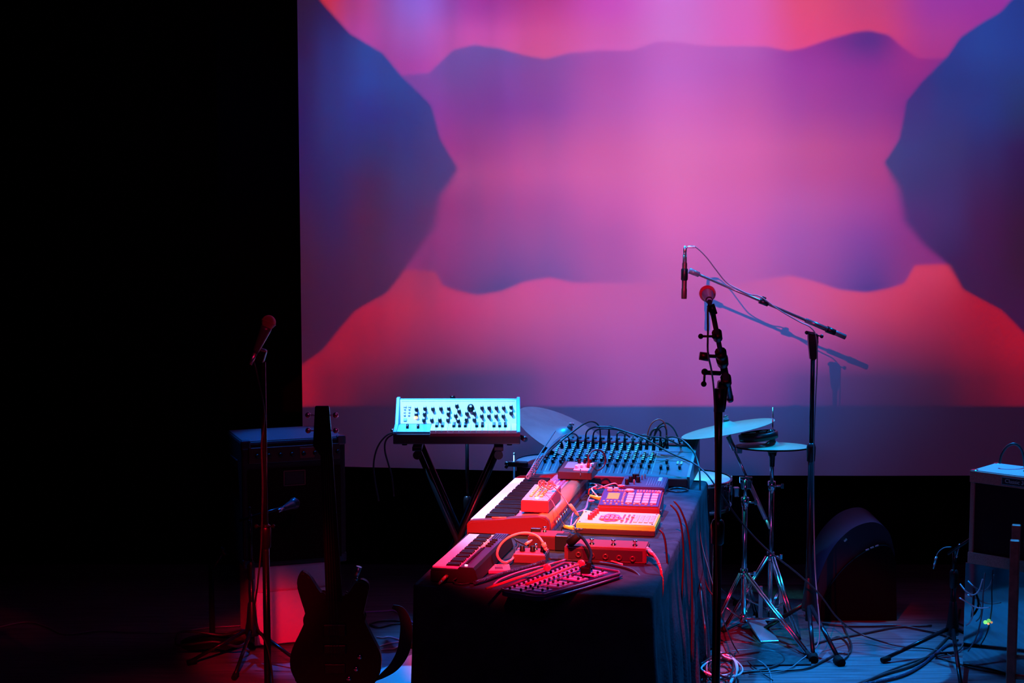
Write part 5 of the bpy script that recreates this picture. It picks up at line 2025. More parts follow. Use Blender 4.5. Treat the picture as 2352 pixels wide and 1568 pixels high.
# cymbal boom stand
cbz = aty(1712, 1102, 8.25)
cbb = Vector((cbz.x, 8.25, 0))
f1 = at(1858, 1515)
f2 = at(1664, 1420)
r_ = drum_stand('cymbal_stand', 'chrome cymbal stand with a long slanting boom under the tilted cymbal', cbb, cbz.z, chrome, [(f1.x - cbb.x, f1.y - cbb.y, 0), (-0.16, -0.05, 0), (0.10, 0.26, 0)], 0.30, 0.08)
A = aty(1670, 996, 8.43) - cbb
B = aty(1769, 1214, 8.22) - cbb
C_ = aty(1712, 1100, 8.31) - cbb
bm = NB()
cyl(bm, A.lerp(B, 0.08), B.lerp(A, 0.42), 0.0065, None, 12)
obj('boom_arm', bm, chrome, r_)
bm = NB()
cyl(bm, B.lerp(A, 0.50), B.lerp(A, 0.1), 0.0105, None, 14)
cyl(bm, B.lerp(A, 0.1), B, 0.007, None, 12)
obj('boom_weight', bm, mat('boom_bright', (0.7, 0.72, 0.75), 0.35, 0.6), r_)
bm = NB()
cyl(bm, C_ + Vector((-0.03, -0.02, 0.0)), C_ + Vector((0.03, -0.02, 0.0)), 0.016, None, 12)
box(bm, C_ + Vector((0, -0.02, -0.02)), (0.05, 0.03, 0.05), None, 0.006)
obj('boom_clamp', bm, chrome, r_)
bm = NB()
t0 = cb_ - cbb
cyl(bm, t0 + Vector((0, 0, -0.004)), A.lerp(B, 0.14), 0.006, None, 10)
cyl(bm, A.lerp(B, 0.03), A.lerp(B, 0.17), 0.013, 0.012, 12)
box(bm, A.lerp(B, 0.17) + Vector((0.022, -0.01, 0)), (0.03, 0.012, 0.035), None, 0.004)
obj('tilter', bm, satin_steel, r_)

# stand of the large cymbal
cab = Vector((ca.x + 0.0, YA + 0.06, 0))
r_ = drum_stand('cymbal_stand', 'dark straight cymbal stand under the large cymbal behind the desk', cab, ca.z - 0.03, stand_black, [(-0.2, -0.15, 0), (0.22, -0.1, 0), (0, 0.25, 0)], 0.35, 0.1)
bm = NB()
q = Vector((0.40, -0.22, 0.88)).normalized()
cyl(bm, (0, 0, ca.z - 0.05), (ca - cab) - q * 0.01, 0.006, None, 10)
box(bm, (0.012, -0.02, ca.z - 0.03), (0.055, 0.02, 0.018), None, 0.004)
obj('tilter', bm, black_plastic, r_)

# snare drum
sn = aty(1598, 1098, 8.72)
root = thing('snare_drum', 'snare drum with glowing white head just right of the mixing desk', 'drum', sn)
qn = Vector((0.0, -0.05, 1)).normalized()
RS = 0.180
bm = NB()
lathe(bm, [(0, 0.0), (RS - 0.006, 0.0), (RS - 0.003, -0.003)], (0, 0, 0), qn, 48)
obj('head', bm, drum_head, root)
bm = NB()
lathe(bm, [(RS - 0.004, 0.006), (RS + 0.004, 0.007), (RS + 0.004, -0.014), (RS - 0.004, -0.014)], (0, 0, 0), qn, 48)
obj('hoop', bm, chrome, root)
bm = NB()
lathe(bm, [(RS - 0.006, -0.008), (RS - 0.006, -0.14)], (0, 0, 0), qn, 48)
obj('shell', bm, mat('shell_dark', (0.03, 0.03, 0.04), 0.2, 0.4, 0.6), root)
bm = NB()
lathe(bm, [(RS + 0.004, -0.13), (RS + 0.004, -0.15), (RS - 0.004, -0.15), (RS - 0.004, -0.13), (RS + 0.004, -0.13)], (0, 0, 0), qn, 48)
obj('lower_hoop', bm, chrome, root)
lg = NB()
cyl(lg, (RS + 0.012, 0, 0.006), (RS + 0.012, 0, -0.145), 0.003, None, 8)
box(lg, (RS + 0.006, 0, -0.07), (0.018, 0.016, 0.05), None, 0.004)
lgm = mesh_of('lug', lg, chrome)
for i in range(8):
    place('lug', lgm, root, (0, 0, 0), (0, 0, 2 * PI * i / 8 + 0.2))
bm = NB()
box(bm, (RS + 0.02, -0.05, -0.06), (0.03, 0.035, 0.05), None, 0.006)
obj('strainer', bm, chrome, root)
snb = Vector((sn.x, sn.y, 0))
r_ = thing('snare_stand', 'low chrome stand carrying the snare drum', 'stand', snb)
bm = NB()
cyl(bm, (0, 0, 0.05), (0, 0, sn.z - 0.2), 0.011, None, 12)
obj('tube', bm, chrome, r_)
for i in range(3):
    a = 2 * PI * i / 3 + 0.5
    bm = NB()
    cyl(bm, (0, 0, sn.z - 0.21), (0.16 * math.cos(a), 0.16 * math.sin(a), sn.z - 0.158), 0.006, None, 8)
    cyl(bm, (0.16 * math.cos(a), 0.16 * math.sin(a), sn.z - 0.162), (0.184 * math.cos(a), 0.184 * math.sin(a), sn.z - 0.13), 0.007, None, 8)
    obj('basket_arm', bm, chrome, r_)
tripod(r_, 0.20, [(0.24 * math.cos(a), 0.24 * math.sin(a), 0) for a in (0.2, 2.3, 4.4)], 0.007, chrome, 0.012, False)

# small drum half hidden by the desk, with its clamp
sp = aty(1243, 1056, 8.72)
root = thing('rack_drum', 'small pale drum top peeking out left of the mixing desk', 'drum', sp)
bm = NB()
lathe(bm, [(0, 0.0), (0.128, 0.0), (0.130, -0.002)], (0, 0, 0), Vector((-0.05, -0.03, 1)), 40)
obj('head', bm, pink_shell, root)
bm = NB()
lathe(bm, [(0.129, 0.006), (0.134, 0.004), (0.134, -0.014), (0.127, -0.014)], (0, 0, 0), Vector((-0.05, -0.03, 1)), 40)
obj('hoop', bm, mat('hoop_violet', (0.35, 0.32, 0.55), 0.3, 0.5), root)
bm = NB()
lathe(bm, [(0.127, -0.012), (0.127, -0.10), (0, -0.10)], (0, 0, 0), Vector((-0.05, -0.03, 1)), 40)
obj('shell', bm, mat('shell_dark', (0.03, 0.03, 0.04)), root)
cr_ = aty(1181, 1065, 8.4)
root = thing('clamp_stand', 'thin rod stand with a black clamp left of the small pale drum', 'stand', (cr_.x, 8.4, 0))
bm = NB()
cyl(bm, (0, 0, 0.03), (0, 0, aty(1181, 1042, 8.4).z), 0.0055, None, 10)
obj('rod', bm, satin_steel, root)
bm = NB()
bmesh.ops.create_uvsphere(bm, u_segments=10, v_segments=8, radius=0.007, matrix=Matrix.Translation((0, 0, aty(1181, 1042, 8.4).z)))
obj('rod_tip', bm, satin_steel, root)
bm = NB()
box(bm, (0.018, 0, cr_.z), (0.10, 0.04, 0.026), (0, 0.05, 0), 0.006)
cyl(bm, (-0.045, -0.01, cr_.z + 0.008), (-0.02, -0.01, cr_.z), 0.009, None, 10)
cyl(bm, (-0.042, -0.012, cr_.z - 0.018), (-0.03, -0.012, cr_.z), 0.008, None, 10)
obj('clamp', bm, black_plastic, root)
tripod(root, 0.1, [(-0.16, -0.06, 0), (0.02, -0.16, 0), (-0.02, 0.17, 0)], 0.006, stand_black, 0.01, False)

# short stand behind the white synthesizer
hp_ = aty(1073, 1060, 8.45)
root = thing('microphone_stand', 'thin black pole rising behind the white synthesizer', 'microphone stand', (hp_.x, 8.45, 0))
tripod(root, 0.12, [(-0.2, -0.1, 0), (0.2, -0.12, 0), (0, 0.22, 0)], 0.008)
zk = aty(1040, 912, 8.45).z
pole(root, 0.1, aty(1073, 990, 8.45).z, 0.6, 0.012)
bm = NB()
t_ = aty(1041, 914, 8.45) - Vector((hp_.x, 8.45, 0))
cyl(bm, (0, 0, aty(1073, 990, 8.45).z), t_, 0.007, None, 10)
cyl(bm, t_ + Vector((0.0, 0, -0.012)), t_ + Vector((-0.004, 0, 0.012)), 0.015, 0.012, 12)
obj('boom_arm', bm, stand_black, root)
# short dark mic body poking out right of the white synthesizer
p0, p1 = aty(1198, 1003, 8.3), aty(1214, 1013, 8.2)
root = thing('short_microphone', 'short dark microphone pointing down beside the right end of the white synthesizer', 'microphone', p0)
bm = NB()
lathe(bm, [(0, 0), (0.010, 0), (0.013, 0.01), (0.014, 0.055), (0.010, 0.06), (0, 0.06)], (0, 0, 0), (p1 - p0), 14)
obj('body', bm, mat('boom_grey', (0.1, 0.1, 0.1)), root)
bm = NB()
cyl(bm, (0, 0, 0), (p0 - p1) * 1.2, 0.007, None, 10)
obj('connector', bm, black_plastic, root)

# ------------------------------------------------------------------ left amplifier on its white cabinet
def rotbox(p_left, p_right):
    d = p_right - p_left
    return math.atan2(d.y, d.x), math.hypot(d.x, d.y)


YL0 = 8.0
za = aty(555, 1016, YL0).z
al = aty(555, 1016, YL0)
ar = at(790, 1001, za)
ang, w = rotbox(al, ar)
ang = min(max(ang, 0.0), 0.35)
zb = aty(576, 1306, YL0).z
root = thing('bass_amplifier', 'large black bass amplifier with blue lit top at the left edge of the screen', 'amplifier', (al.x, al.y, zb), ang)
h = za - zb
dk = mat('tolex_black', (0.012, 0.010, 0.010), 0.55, 0, 0.4, 0.3, 250)
bm = NB()
box(bm, (w / 2, 0.19, h / 2), (w, 0.38, h), None, 0.012)
obj('cabinet', bm, dk, root)
bm = NB()
box(bm, (w / 2, 0.19, h + 0.001), (w - 0.02, 0.36, 0.003), None, 0.001)
obj('top_cover', bm, mat('tolex_top', (0.06, 0.065, 0.07), 0.5, 0, 0.4, 0.3, 250), root)
bm = NB()
box(bm, (w / 2, -0.004, h * 0.41), (w - 0.05, 0.012, h * 0.74), None, 0.004)
obj('grille_cloth', bm, mat('grille_dark', (0.02, 0.008, 0.006), 0.9, 0, 0.1, 0.8, 400), root)
bm = NB()
box(bm, (w / 2, -0.005, h - 0.065), (w - 0.06, 0.014, 0.075), None, 0.003)
cp2 = obj('control_panel', bm, mat('amp_panel', (0.05, 0.014, 0.012), 0.4), root)
kn = knob_mesh('knob', 0.011, 0.016, black_plastic)
for i in range(8):
    place('knob', kn, root, (0.07 + i * 0.055, -0.012, h - 0.065), (PI / 2, 0, 0))
bm = NB()
box(bm, (w * 0.62, -0.014, h - 0.062), (0.07, 0.004, 0.05), None, 0.001)
obj('red_plate', bm, mat('plate_darkred', (0.18, 0.03, 0.02), 0.4), root)
# badge: thin frame
bm = NB()
bx, bz, bw, bh = 0.245, h * 0.70, 0.10, 0.068
for (x, z, sx, sz) in ((bx, bz - bh / 2, bw, 0.005), (bx, bz + bh / 2, bw, 0.005), (bx - bw / 2, bz, 0.005, bh), (bx + bw / 2, bz, 0.005, bh)):
    box(bm, (x, -0.013, z), (sx, 0.004, sz))
obj('badge_frame', bm, mat('badge_brown', (0.20, 0.07, 0.06), 0.4), root)
bm = NB()
box(bm, (bx, -0.012, bz), (bw - 0.01, 0.002, bh - 0.01))
obj('badge', bm, mat('badge_dark', (0.04, 0.015, 0.015), 0.5), root)
for x in (0.02, w - 0.02):
    for z in (0.02, h - 0.015):
        bm = NB()
        box(bm, (x, 0.01, z), (0.045, 0.03, 0.045), None, 0.008)
        obj('corner_guard', bm, mat('guard_dark', (0.06, 0.06, 0.07), 0.3, 0.6), root)
for x in (0.0, w):
    bm = NB()
    box(bm, (x, 0.19, h * 0.8), (0.012, 0.16, 0.04), None, 0.004)
    obj('side_handle', bm, black_plastic, root)
root = thing('white_speaker_cabinet', 'pale cabinet lit bright red under the bass amplifier', 'cabinet', (al.x + 0.045, al.y + 0.01, 0), ang)
pale = mat('cabinet_pale', (0.62, 0.58, 0.58), 0.6, 0, 0.3, 0.1, 60)
w2 = w - 0.09
bm = NB()
box(bm, (w2 / 2, 0.18, zb / 2), (w2, 0.34, zb), None, 0.01)
obj('cabinet', bm, pale, root)
bm = NB()
box(bm, (w2 / 2, -0.003, zb * 0.36), (w2 - 0.02, 0.008, zb * 0.66), None, 0.002)
obj('front_panel', bm, mat('cabinet_front', (0.72, 0.66, 0.66), 0.6), root)

# bass guitar standing upright in front of it
YG = 6.9
gh = aty(745, 930, YG)
gb = Vector((gh.x + 0.022, YG, 0))
root = thing('bass_guitar', 'black bass guitar standing upright, headstock against the screen, left of the table', 'guitar', gb)
gl = mat('guitar_black', (0.003, 0.003, 0.003), 0.35, 0, 0.3)
cx = 0.012
zbm = 0.12
out = [(-0.02, 0.0), (-0.10, 0.015), (-0.155, 0.09), (-0.160, 0.18), (-0.125, 0.27), (-0.105, 0.33), (-0.120, 0.40), (-0.135, 0.47), (-0.120, 0.515), (-0.09, 0.50), (-0.055, 0.44), (-0.03, 0.42), (0.03, 0.42), (0.05, 0.43), (0.075, 0.47), (0.10, 0.485), (0.125, 0.46), (0.115, 0.40), (0.105, 0.33), (0.13, 0.26), (0.165, 0.17), (0.155, 0.08), (0.09, 0.01)]
sp_ = spline([(x * 1.12, 0, z) for x, z in out + out[:1]], 4)[:-1]
bm = NB()
prism(bm, [(p.x + cx, p.z + zbm) for p in sp_], -0.022, 0.022, 'XZ')
bmesh.ops.bevel(bm, geom=[e for e in bm.edges if abs((e.verts[0].co - e.verts[1].co).y) < 1e-6], offset=0.008, segments=2, affect='EDGES')
obj('body', bm, gl, root)
bm = NB()
zt = gh.z
prism(bm, [(0.033 + cx, 0.40 + zbm), (-0.033 + cx, 0.40 + zbm), (-0.024 - 0.012, zt - 0.20), (0.024 - 0.012, zt - 0.20)], -0.036, -0.012, 'XZ')
obj('neck', bm, mat('fretboard', (0.003, 0.002, 0.002), 0.6, 0, 0.1), root)
hx = -0.03
bm = NB()
prism(bm, [(-0.024 - 0.012, zt - 0.20), (0.024 - 0.012, zt - 0.20), (0.036 + hx + 0.005, zt - 0.16), (0.030 + hx, zt), (-0.026 + hx, zt), (-0.036 + hx, zt - 0.16)], -0.034, -0.016, 'XZ')
bmesh.ops.bevel(bm, geom=bm.edges[:], offset=0.003, segments=1, affect='EDGES')
obj('headstock', bm, gl, root)
for s in (-1, 1):
    for z in (zt - 0.038, zt - 0.10):
        bm = NB()
        cyl(bm, (hx + s * 0.028, -0.020, z), (hx + s * 0.046, -0.020, z), 0.003, None, 8)
        lathe(bm, [(0, -0.004), (0.009, -0.004), (0.012, 0), (0.009, 0.004), (0, 0.004)], (hx + s * 0.055, -0.020, z), (0, 1, 0), 12)
        obj('tuning_peg', bm, satin_steel, root)
for i in range(4):
    x = -0.018 + i * 0.012
    bm = NB()
    cyl(bm, (x + cx, -0.041, 0.17 + zbm), (x * 0.7 - 0.012, -0.040, zt - 0.19), 0.0011, None, 5)
    obj('string', bm, mat('string_dark', (0.04, 0.03, 0.03), 0.5, 0.5), root)
for z, hh in ((0.28, 0.05), (0.20, 0.04)):
    bm = NB()
    box(bm, (cx, -0.026, zbm + z), (0.095, 0.014, hh), None, 0.006)
    obj('pickup', bm, black_plastic, root)
bm = NB()
box(bm, (cx, -0.026, zbm + 0.12), (0.085, 0.014, 0.04), None, 0.003)
obj('bridge', bm, black_plastic, root)
kn2 = knob_mesh('control_knob', 0.011, 0.016, chrome)
for x, z in ((0.10, 0.17), (0.085, 0.12), (0.055, 0.08)):
    place('control_knob', kn2, root, (cx + x, -0.022, zbm + z), (PI / 2, 0, 0))
# guitar stand
root = thing('guitar_stand', 'black folding stand under the bass guitar', 'stand', (gb.x + cx, YG + 0.02, 0))
for x in (-0.17, 0.17):
    bm = NB()
    tube(bm, [(0, 0.12, 0.45), (x * 0.6, 0.06, 0.2), (x, -0.02, 0.012), (x, -0.14, 0.012)], 0.008, 8, 4)
    obj('leg', bm, stand_black, root)
for x in (-0.07, 0.07):
    bm = NB()
    tube(bm, [(0, 0.05, 0.12), (x, 0.03, 0.05), (x, -0.07, 0.045), (x, -0.08, 0.07)], 0.009, 8, 4)
    obj('cradle_arm', bm, black_rubber, root)
bm = NB()
cyl(bm, (0, 0.12, 0.05), (0, 0.12, 0.5), 0.009, None, 10)
obj('back_tube', bm, stand_black, root)
# curved black guitar horn / strap right of it
root = thing('guitar_strap', 'wide black strap hanging in a curve between the bass guitar and the table', 'strap', (0, 0, 0))
cpts = [aty(902, 1392, 6.9), aty(921, 1402, 6.9), aty(932, 1430, 6.9), aty(932, 1465, 6.9), aty(924, 1500, 6.9), aty(905, 1530, 6.9), aty(880, 1550, 6.9), aty(862, 1562, 6.9)]
sp_ = spline(cpts, 6)
bm = NB()
prev = None
for i, p in enumerate(sp_):
    t = (sp_[min(i + 1, len(sp_) - 1)] - sp_[max(i - 1, 0)]).normalized()
    n_ = Vector((t.z, 0, -t.x))
    wd = 0.004 + 0.022 * math.sin(PI * min(1, (i + 2) / len(sp_)))
    ring = [bm.verts.new(p + n_ * wd * a + Vector((0, b * 0.003, 0))) for a, b in ((-1, -1), (1, -1), (1, 1), (-1, 1))]
    if prev:
        for k in range(4):
            bm.faces.new((prev[k], prev[(k + 1) % 4], ring[(k + 1) % 4], ring[k]))
    prev = ring
obj('webbing', bm, mat('strap_black', (0.008, 0.008, 0.012), 0.7), root)
# output jack glint: chrome strap lock on the guitar horn, with tuner clip
gt = aty(825, 1312, 6.85)
root = thing('cable_clip', 'small shiny silver clip glinting right of the bass guitar', 'clip', gt)
bm = NB()
cyl(bm, (0, 0, 0.02), (-0.012, 0, -0.02), 0.012, 0.008, 12)
obj('clip_body', bm, satin_steel, root)
bm = NB()
bmesh.ops.create_uvsphere(bm, u_segments=12, v_segments=8, radius=0.008, matrix=Matrix.Translation((-0.012, -0.006, -0.028)))
obj('clip_tip', bm, chrome, root)

# low stand with microphone for the bass amplifier
lb_ = at(580, 1512, 0)
root = thing('short_boom_stand', 'low black tripod stand placed before the pale cabinet', 'microphone stand', lb_)
tripod(root, 0.14, [Vector((at(436, 1528).x - lb_.x, at(436, 1528).y - lb_.y, 0)), Vector((at(702, 1540).x - lb_.x, at(702, 1540).y - lb_.y, 0)), Vector((-0.03, -0.33, 0))], 0.009)
top = aty(592, 1180, lb_.y)
pole(root, 0.08, top.z, 0.42, 0.0115)
tknob(root, (0, -0.02, top.z), (0, 0.3, 1), 0.03)
e = aty(668, 1160, lb_.y) - lb_
bm = NB()
cyl(bm, (-0.05, 0, top.z - 0.03), e, 0.007, None, 10)
obj('boom_arm', bm, stand_black, root)
ball_mic('small dark microphone aimed at the bass amplifier grille', aty(676, 1156, 7.87), aty(650, 1168, 7.78), mic_body, mic_body)

# far left: stand base with coiled cable, short boom tip
root = thing('stage_stool_base', 'round dark base with blue glints on the floor left of the pale cabinet', 'stand', at(488, 1478))
bm = NB()
lathe(bm, [(0, 0), (0.15, 0), (0.15, 0.012), (0.05, 0.03), (0.014, 0.035), (0.012, 0.38), (0, 0.38)], seg=28)
obj('base', bm, stand_black, root)
bm = NB()
q = aty(515, 1268, at(488, 1478).y) - at(488, 1478)
cyl(bm, (0, 0, 0.36), q, 0.007, None, 10)
cyl(bm, q - Vector((0.02, 0, -0.02)), q + Vector((0.012, 0, -0.012)), 0.016, 0.013, 12)
obj('boom_arm', bm, stand_black, root)
pts = [at(488, 1470, 0.06) + Vector((0.17 * math.cos(a * 0.7), 0.12 * math.sin(a * 0.7), 0.02 * math.sin(a * 2.1) + 0.01)) for a in range(20)]
cable('black cable coiled over the round base at far left', pts, 0.006, cable_black)
cable('thin cable lying along the dark floor at far left', [at(-20, 1444, 0.006), at(60, 1428, 0.006), at(110, 1440, 0.006), at(150, 1456, 0.006), at(230, 1448, 0.006), at(300, 1452, 0.006), at(400, 1452, 0.006), at(470, 1442, 0.006), at(560, 1436, 0.006)], 0.004, cable_grey)

# ------------------------------------------------------------------ right amplifier on its case
AR = 7.7
tl = aty(2229, 1080, AR)
bl = aty(2215, 1292, AR)
x0r = tl.x
zt, zb = tl.z, bl.z
angr = -0.72
root = thing('guitar_amplifier', 'pale guitar amplifier with blue lit top at the right edge', 'amplifier', (x0r, AR, zb), angr)
w, dp, h = 0.56, 0.25, zt - zb
tw = mat('tweed', (0.42, 0.20, 0.16), 0.7, 0, 0.3, 0.4, 500, 0.2, 200)
bm = NB()
for c, s in (((w / 2, dp / 2, h - 0.014), (w, dp, 0.028)), ((w / 2, dp / 2, 0.02), (w, dp, 0.04)), ((0.011, dp / 2, h / 2), (0.022, dp, h)), ((w - 0.011, dp / 2, h / 2), (0.022, dp, h)), ((w / 2, dp - 0.01, h / 2), (w, 0.02, h))):
    box(bm, c, s, None, 0.005)
obj('cabinet', bm, tw, root)
bm = NB()
box(bm, (w / 2, -0.002, h - 0.026), (w, 0.010, 0.052), None, 0.003)
obj('top_rail', bm, tw, root)
bm = NB()
box(bm, (w / 2, -0.002, 0.026), (w, 0.010, 0.052), None, 0.003)
obj('bottom_rail', bm, tw, root)
bm = NB()
box(bm, (w / 2, 0.014, h / 2), (w - 0.04, 0.010, h - 0.09))
obj('grille_cloth', bm, mat('grille_maroon', (0.03, 0.010, 0.016), 0.9, 0, 0.1, 0.8, 400), root)
bm = NB()
box(bm, (w / 2, dp / 2, h + 0.001), (w - 0.016, dp - 0.016, 0.003))
obj('top_cover', bm, mat('amp_top', (0.40, 0.40, 0.42), 0.5, 0, 0.4, 0.3, 400), root)
for x in (0.014, w - 0.014):
    for y in (0.014, dp - 0.014):
        bm = NB()
        box(bm, (x, y, h - 0.012), (0.034, 0.034, 0.034), None, 0.008)
        obj('corner_guard', bm, chrome, root)
bm = NB()
tube(bm, [(w * 0.36, dp / 2, h), (w * 0.40, dp / 2, h + 0.02), (w * 0.62, dp / 2, h + 0.02), (w * 0.66, dp / 2, h)], 0.010, 8, 4)
obj('handle', bm, mat('leather', (0.05, 0.03, 0.03), 0.6), root)
# name plate reading Classic 30
bm = NB()
box(bm, (0.222, -0.009, h - 0.025), (0.130, 0.004, 0.030), None, 0.001)
npl = obj('name_plate', bm, mat('plate_black', (0.01, 0.015, 0.02), 0.3), root)
bm = NB()
for (x, z, sx, sz) in ((0.222, h - 0.0095, 0.13, 0.002), (0.222, h - 0.0405, 0.13, 0.002), (0.1575, h - 0.025, 0.002, 0.031), (0.2865, h - 0.025, 0.002, 0.031)):
    box(bm, (x, -0.0115, z), (sx, 0.003, sz))
obj('plate_border', bm, chrome, npl)
tcv = bpy.data.curves.new('lettering', 'FONT')
tcv.body = 'Classic 30'
tcv.size = 0.025
tcv.extrude = 0.0006
tcv.align_x = 'CENTER'
tcv.align_y = 'CENTER'
to = bpy.data.objects.new('lettering', tcv)
COL.objects.link(to)
bpy.context.view_layer.update()
tme = bpy.data.meshes.new_from_object(to.evaluated_get(bpy.context.evaluated_depsgraph_get()))
bpy.data.objects.remove(to)
tme.materials.clear()
tme.materials.append(mat('letter_green', (0.45, 0.75, 0.65), 0.4))
lo = obj('lettering', tme, None, npl)
lo.location = (0.222, -0.0125, h - 0.025)
lo.rotation_euler = (PI / 2, 0, 0)
cable('thick black cable looping above the right amplifier', [aty(2296, 1064, 7.75), aty(2300, 1044, 7.75), aty(2312, 1026, 7.75), aty(2328, 1019, 7.75), aty(2342, 1026, 7.75), aty(2350, 1044, 7.75), aty(2354, 1072, 7.75)], 0.006, cable_black)

root = thing('mirror_case', 'case with polished reflecting front panel carrying the right amplifier', 'case', (x0r - 0.012, AR + 0.01, 0), angr)
hc = zb
bm = NB()
box(bm, (w / 2, dp / 2 + 0.02, hc / 2 + 0.01), (w, dp - 0.02, hc - 0.02), None, 0.004)
obj('case_body', bm, mat('case_dark', (0.03, 0.03, 0.035), 0.5), root)
bm = NB()
box(bm, (w / 2, 0.012, hc / 2), (w, 0.006, hc - 0.006), None, 0.001)
obj('mirror_panel', bm, mat('mirror_panel', (0.50, 0.55, 0.58), 0.06, 1.0, 0.5), root)
bm = NB()  # glowing beads added in place of a green and orange LED reflection
lathe(bm, [(0, -0.005), (0.008, -0.003), (0.009, 0.004), (0.004, 0.010), (0, 0.011)], (0.112, -0.006, hc * 0.47), (0.3, -1, 0.2), 14)
obj('led_glint', bm, mat('glint_green', (0.3, 1.0, 0.3), 0.4, emit=(0.25, 1.0, 0.22), estr=1.0), root)
bm = NB()
lathe(bm, [(0, -0.004), (0.005, -0.002), (0.005, 0.004), (0, 0.008)], (0.126, -0.006, hc * 0.46), (0.3, -1, 0.2), 14)
obj('led_glint', bm, mat('glint_orange', (1.0, 0.5, 0.2), 0.4, emit=(1.0, 0.45, 0.2), estr=1.0), root)
cy = mat('cable_cyan', (0.5, 0.75, 0.8), 0.4)
case_root = root


def case_pt(px, py, k=-0.012):
    # point on the mirror panel seen at this pixel
    o_ = Vector((x0r - 0.012, AR + 0.01, 0))
    dx_, dn = Vector((math.cos(angr), math.sin(angr), 0)), Vector((-math.sin(angr), math.cos(angr), 0))
    r = _ray(px, py)
    C0 = Vector((0, 0, CAM_H))
    t = (o_ - C0).dot(dn) / r.dot(dn)
    return C0 + r * t + dn * k


for lab, P_, m_ in (('bright pale cable sweeping across the mirror case', [(2211, 1370), (2228, 1378), (2245, 1388), (2262, 1392), (2284, 1390)], cable_white),
                    ('thin teal cable bowing down on the mirror case', [(2212, 1338), (2225, 1352), (2243, 1362), (2258, 1352), (2268, 1325)], cy),
                    ('white speckled cord hanging straight before the mirror case', [(2269, 1312), (2266, 1360), (2265, 1400), (2258, 1440), (2250, 1465), (2235, 1490)], cable_grey),
                    ('second teal cable curling low before the mirror case', [(2240, 1390), (2242, 1410), (2236, 1425), (2228, 1432)], cy)):
    cable(lab, [case_pt(x, y, -0.03 - 0.004 * i) for i, (x, y) in enumerate(P_)], 0.0032, m_)

# wooden post of a stool at the picture's right edge
ps = aty(2348, 1240, 6.9)
root = thing('wooden_stool', 'wooden stool leg and seat cut by the right edge of the picture', 'stool', (ps.x + 0.155 * (math.cos(0.30) + math.sin(0.30)) - 0.03, 6.9 + 0.155 * (math.cos(0.30) - math.sin(0.30)), 0), -0.30)
wd = mat('stool_wood', (0.30, 0.10, 0.07), 0.5, 0, 0.4, 0.2, 40, 0.3, 30)
for sx in (-1, 1):
    for sy in (-1, 1):
        bm = NB()
        box(bm, (0.155 * sx, 0.155 * sy, ps.z / 2), (0.036, 0.036, ps.z), None, 0.004)
        obj('leg', bm, wd, root)
bm = NB()
box(bm, (0.03, 0, ps.z - 0.02), (0.30, 0.30, 0.03), None, 0.005)
obj('seat', bm, wd, root)
for s in (-1, 1):
    bm = NB()
    cyl(bm, (-0.155, 0.155 * s, 0.2), (0.155, 0.155 * s, 0.2), 0.011, None, 10)
    obj('rung', bm, wd, root)

# low boom stand before the right amplifier
lr = at(2186, 1500, 0)
root = thing('short_boom_stand', 'short black stand with boom crossing the right amplifier front', 'microphone stand', lr)
g1, g2, g3 = at(2030, 1522) - lr, at(2362, 1532) - lr, at(2208, 1590) - lr
tripod(root, 0.12, [Vector((g1.x, g1.y, 0)), Vector((g2.x, g2.y, 0)), Vector((g3.x, g3.y, 0))], 0.010)
tz = aty(2188, 1262, lr.y).z
pole(root, 0.08, tz, 0.36, 0.013)
e = aty(2262, 1216, lr.y - 0.12) - lr
bm = NB()
cyl(bm, Vector((-0.03, 0, tz - 0.02)), e, 0.007, None, 10)
obj('boom_arm', bm, stand_black, root)
tknob(root, (0.01, -0.025, tz), (0.2, 0, 1), 0.028, 0.003, 0.006, satin_steel)
ball_mic('small black microphone close to the right amplifier grille', aty(2330, 1213, lr.y - 0.17), aty(2285, 1214, lr.y - 0.15), black_plastic, mic_body)
cable('thin lead with a pale plug hanging left of the right amplifier stand', [aty(2185, 1256, lr.y), aty(2168, 1258, lr.y), aty(2154, 1270, lr.y), aty(2148, 1290, lr.y), aty(2145, 1305, lr.y)], 0.0025, cable_grey, [(aty(2151, 1278, lr.y - 0.01), aty(2144, 1306, lr.y - 0.01), 0.006)], satin_steel)
cable('black microphone cable dropping before the mirror case', [aty(2283, 1214, lr.y - 0.16), aty(2262, 1210, lr.y - 0.17), aty(2244, 1225, lr.y - 0.18), aty(2240, 1270, lr.y - 0.2), aty(2238, 1340, lr.y - 0.22), aty(2233, 1410, lr.y - 0.24), at(2220, 1462, 0.06), at(2200, 1494, 0.01), at(2160, 1500, 0.01), at(2120, 1512, 0.01), at(2030, 1545, 0.01), at(1960, 1580, 0.01)], 0.0055, cable_black)

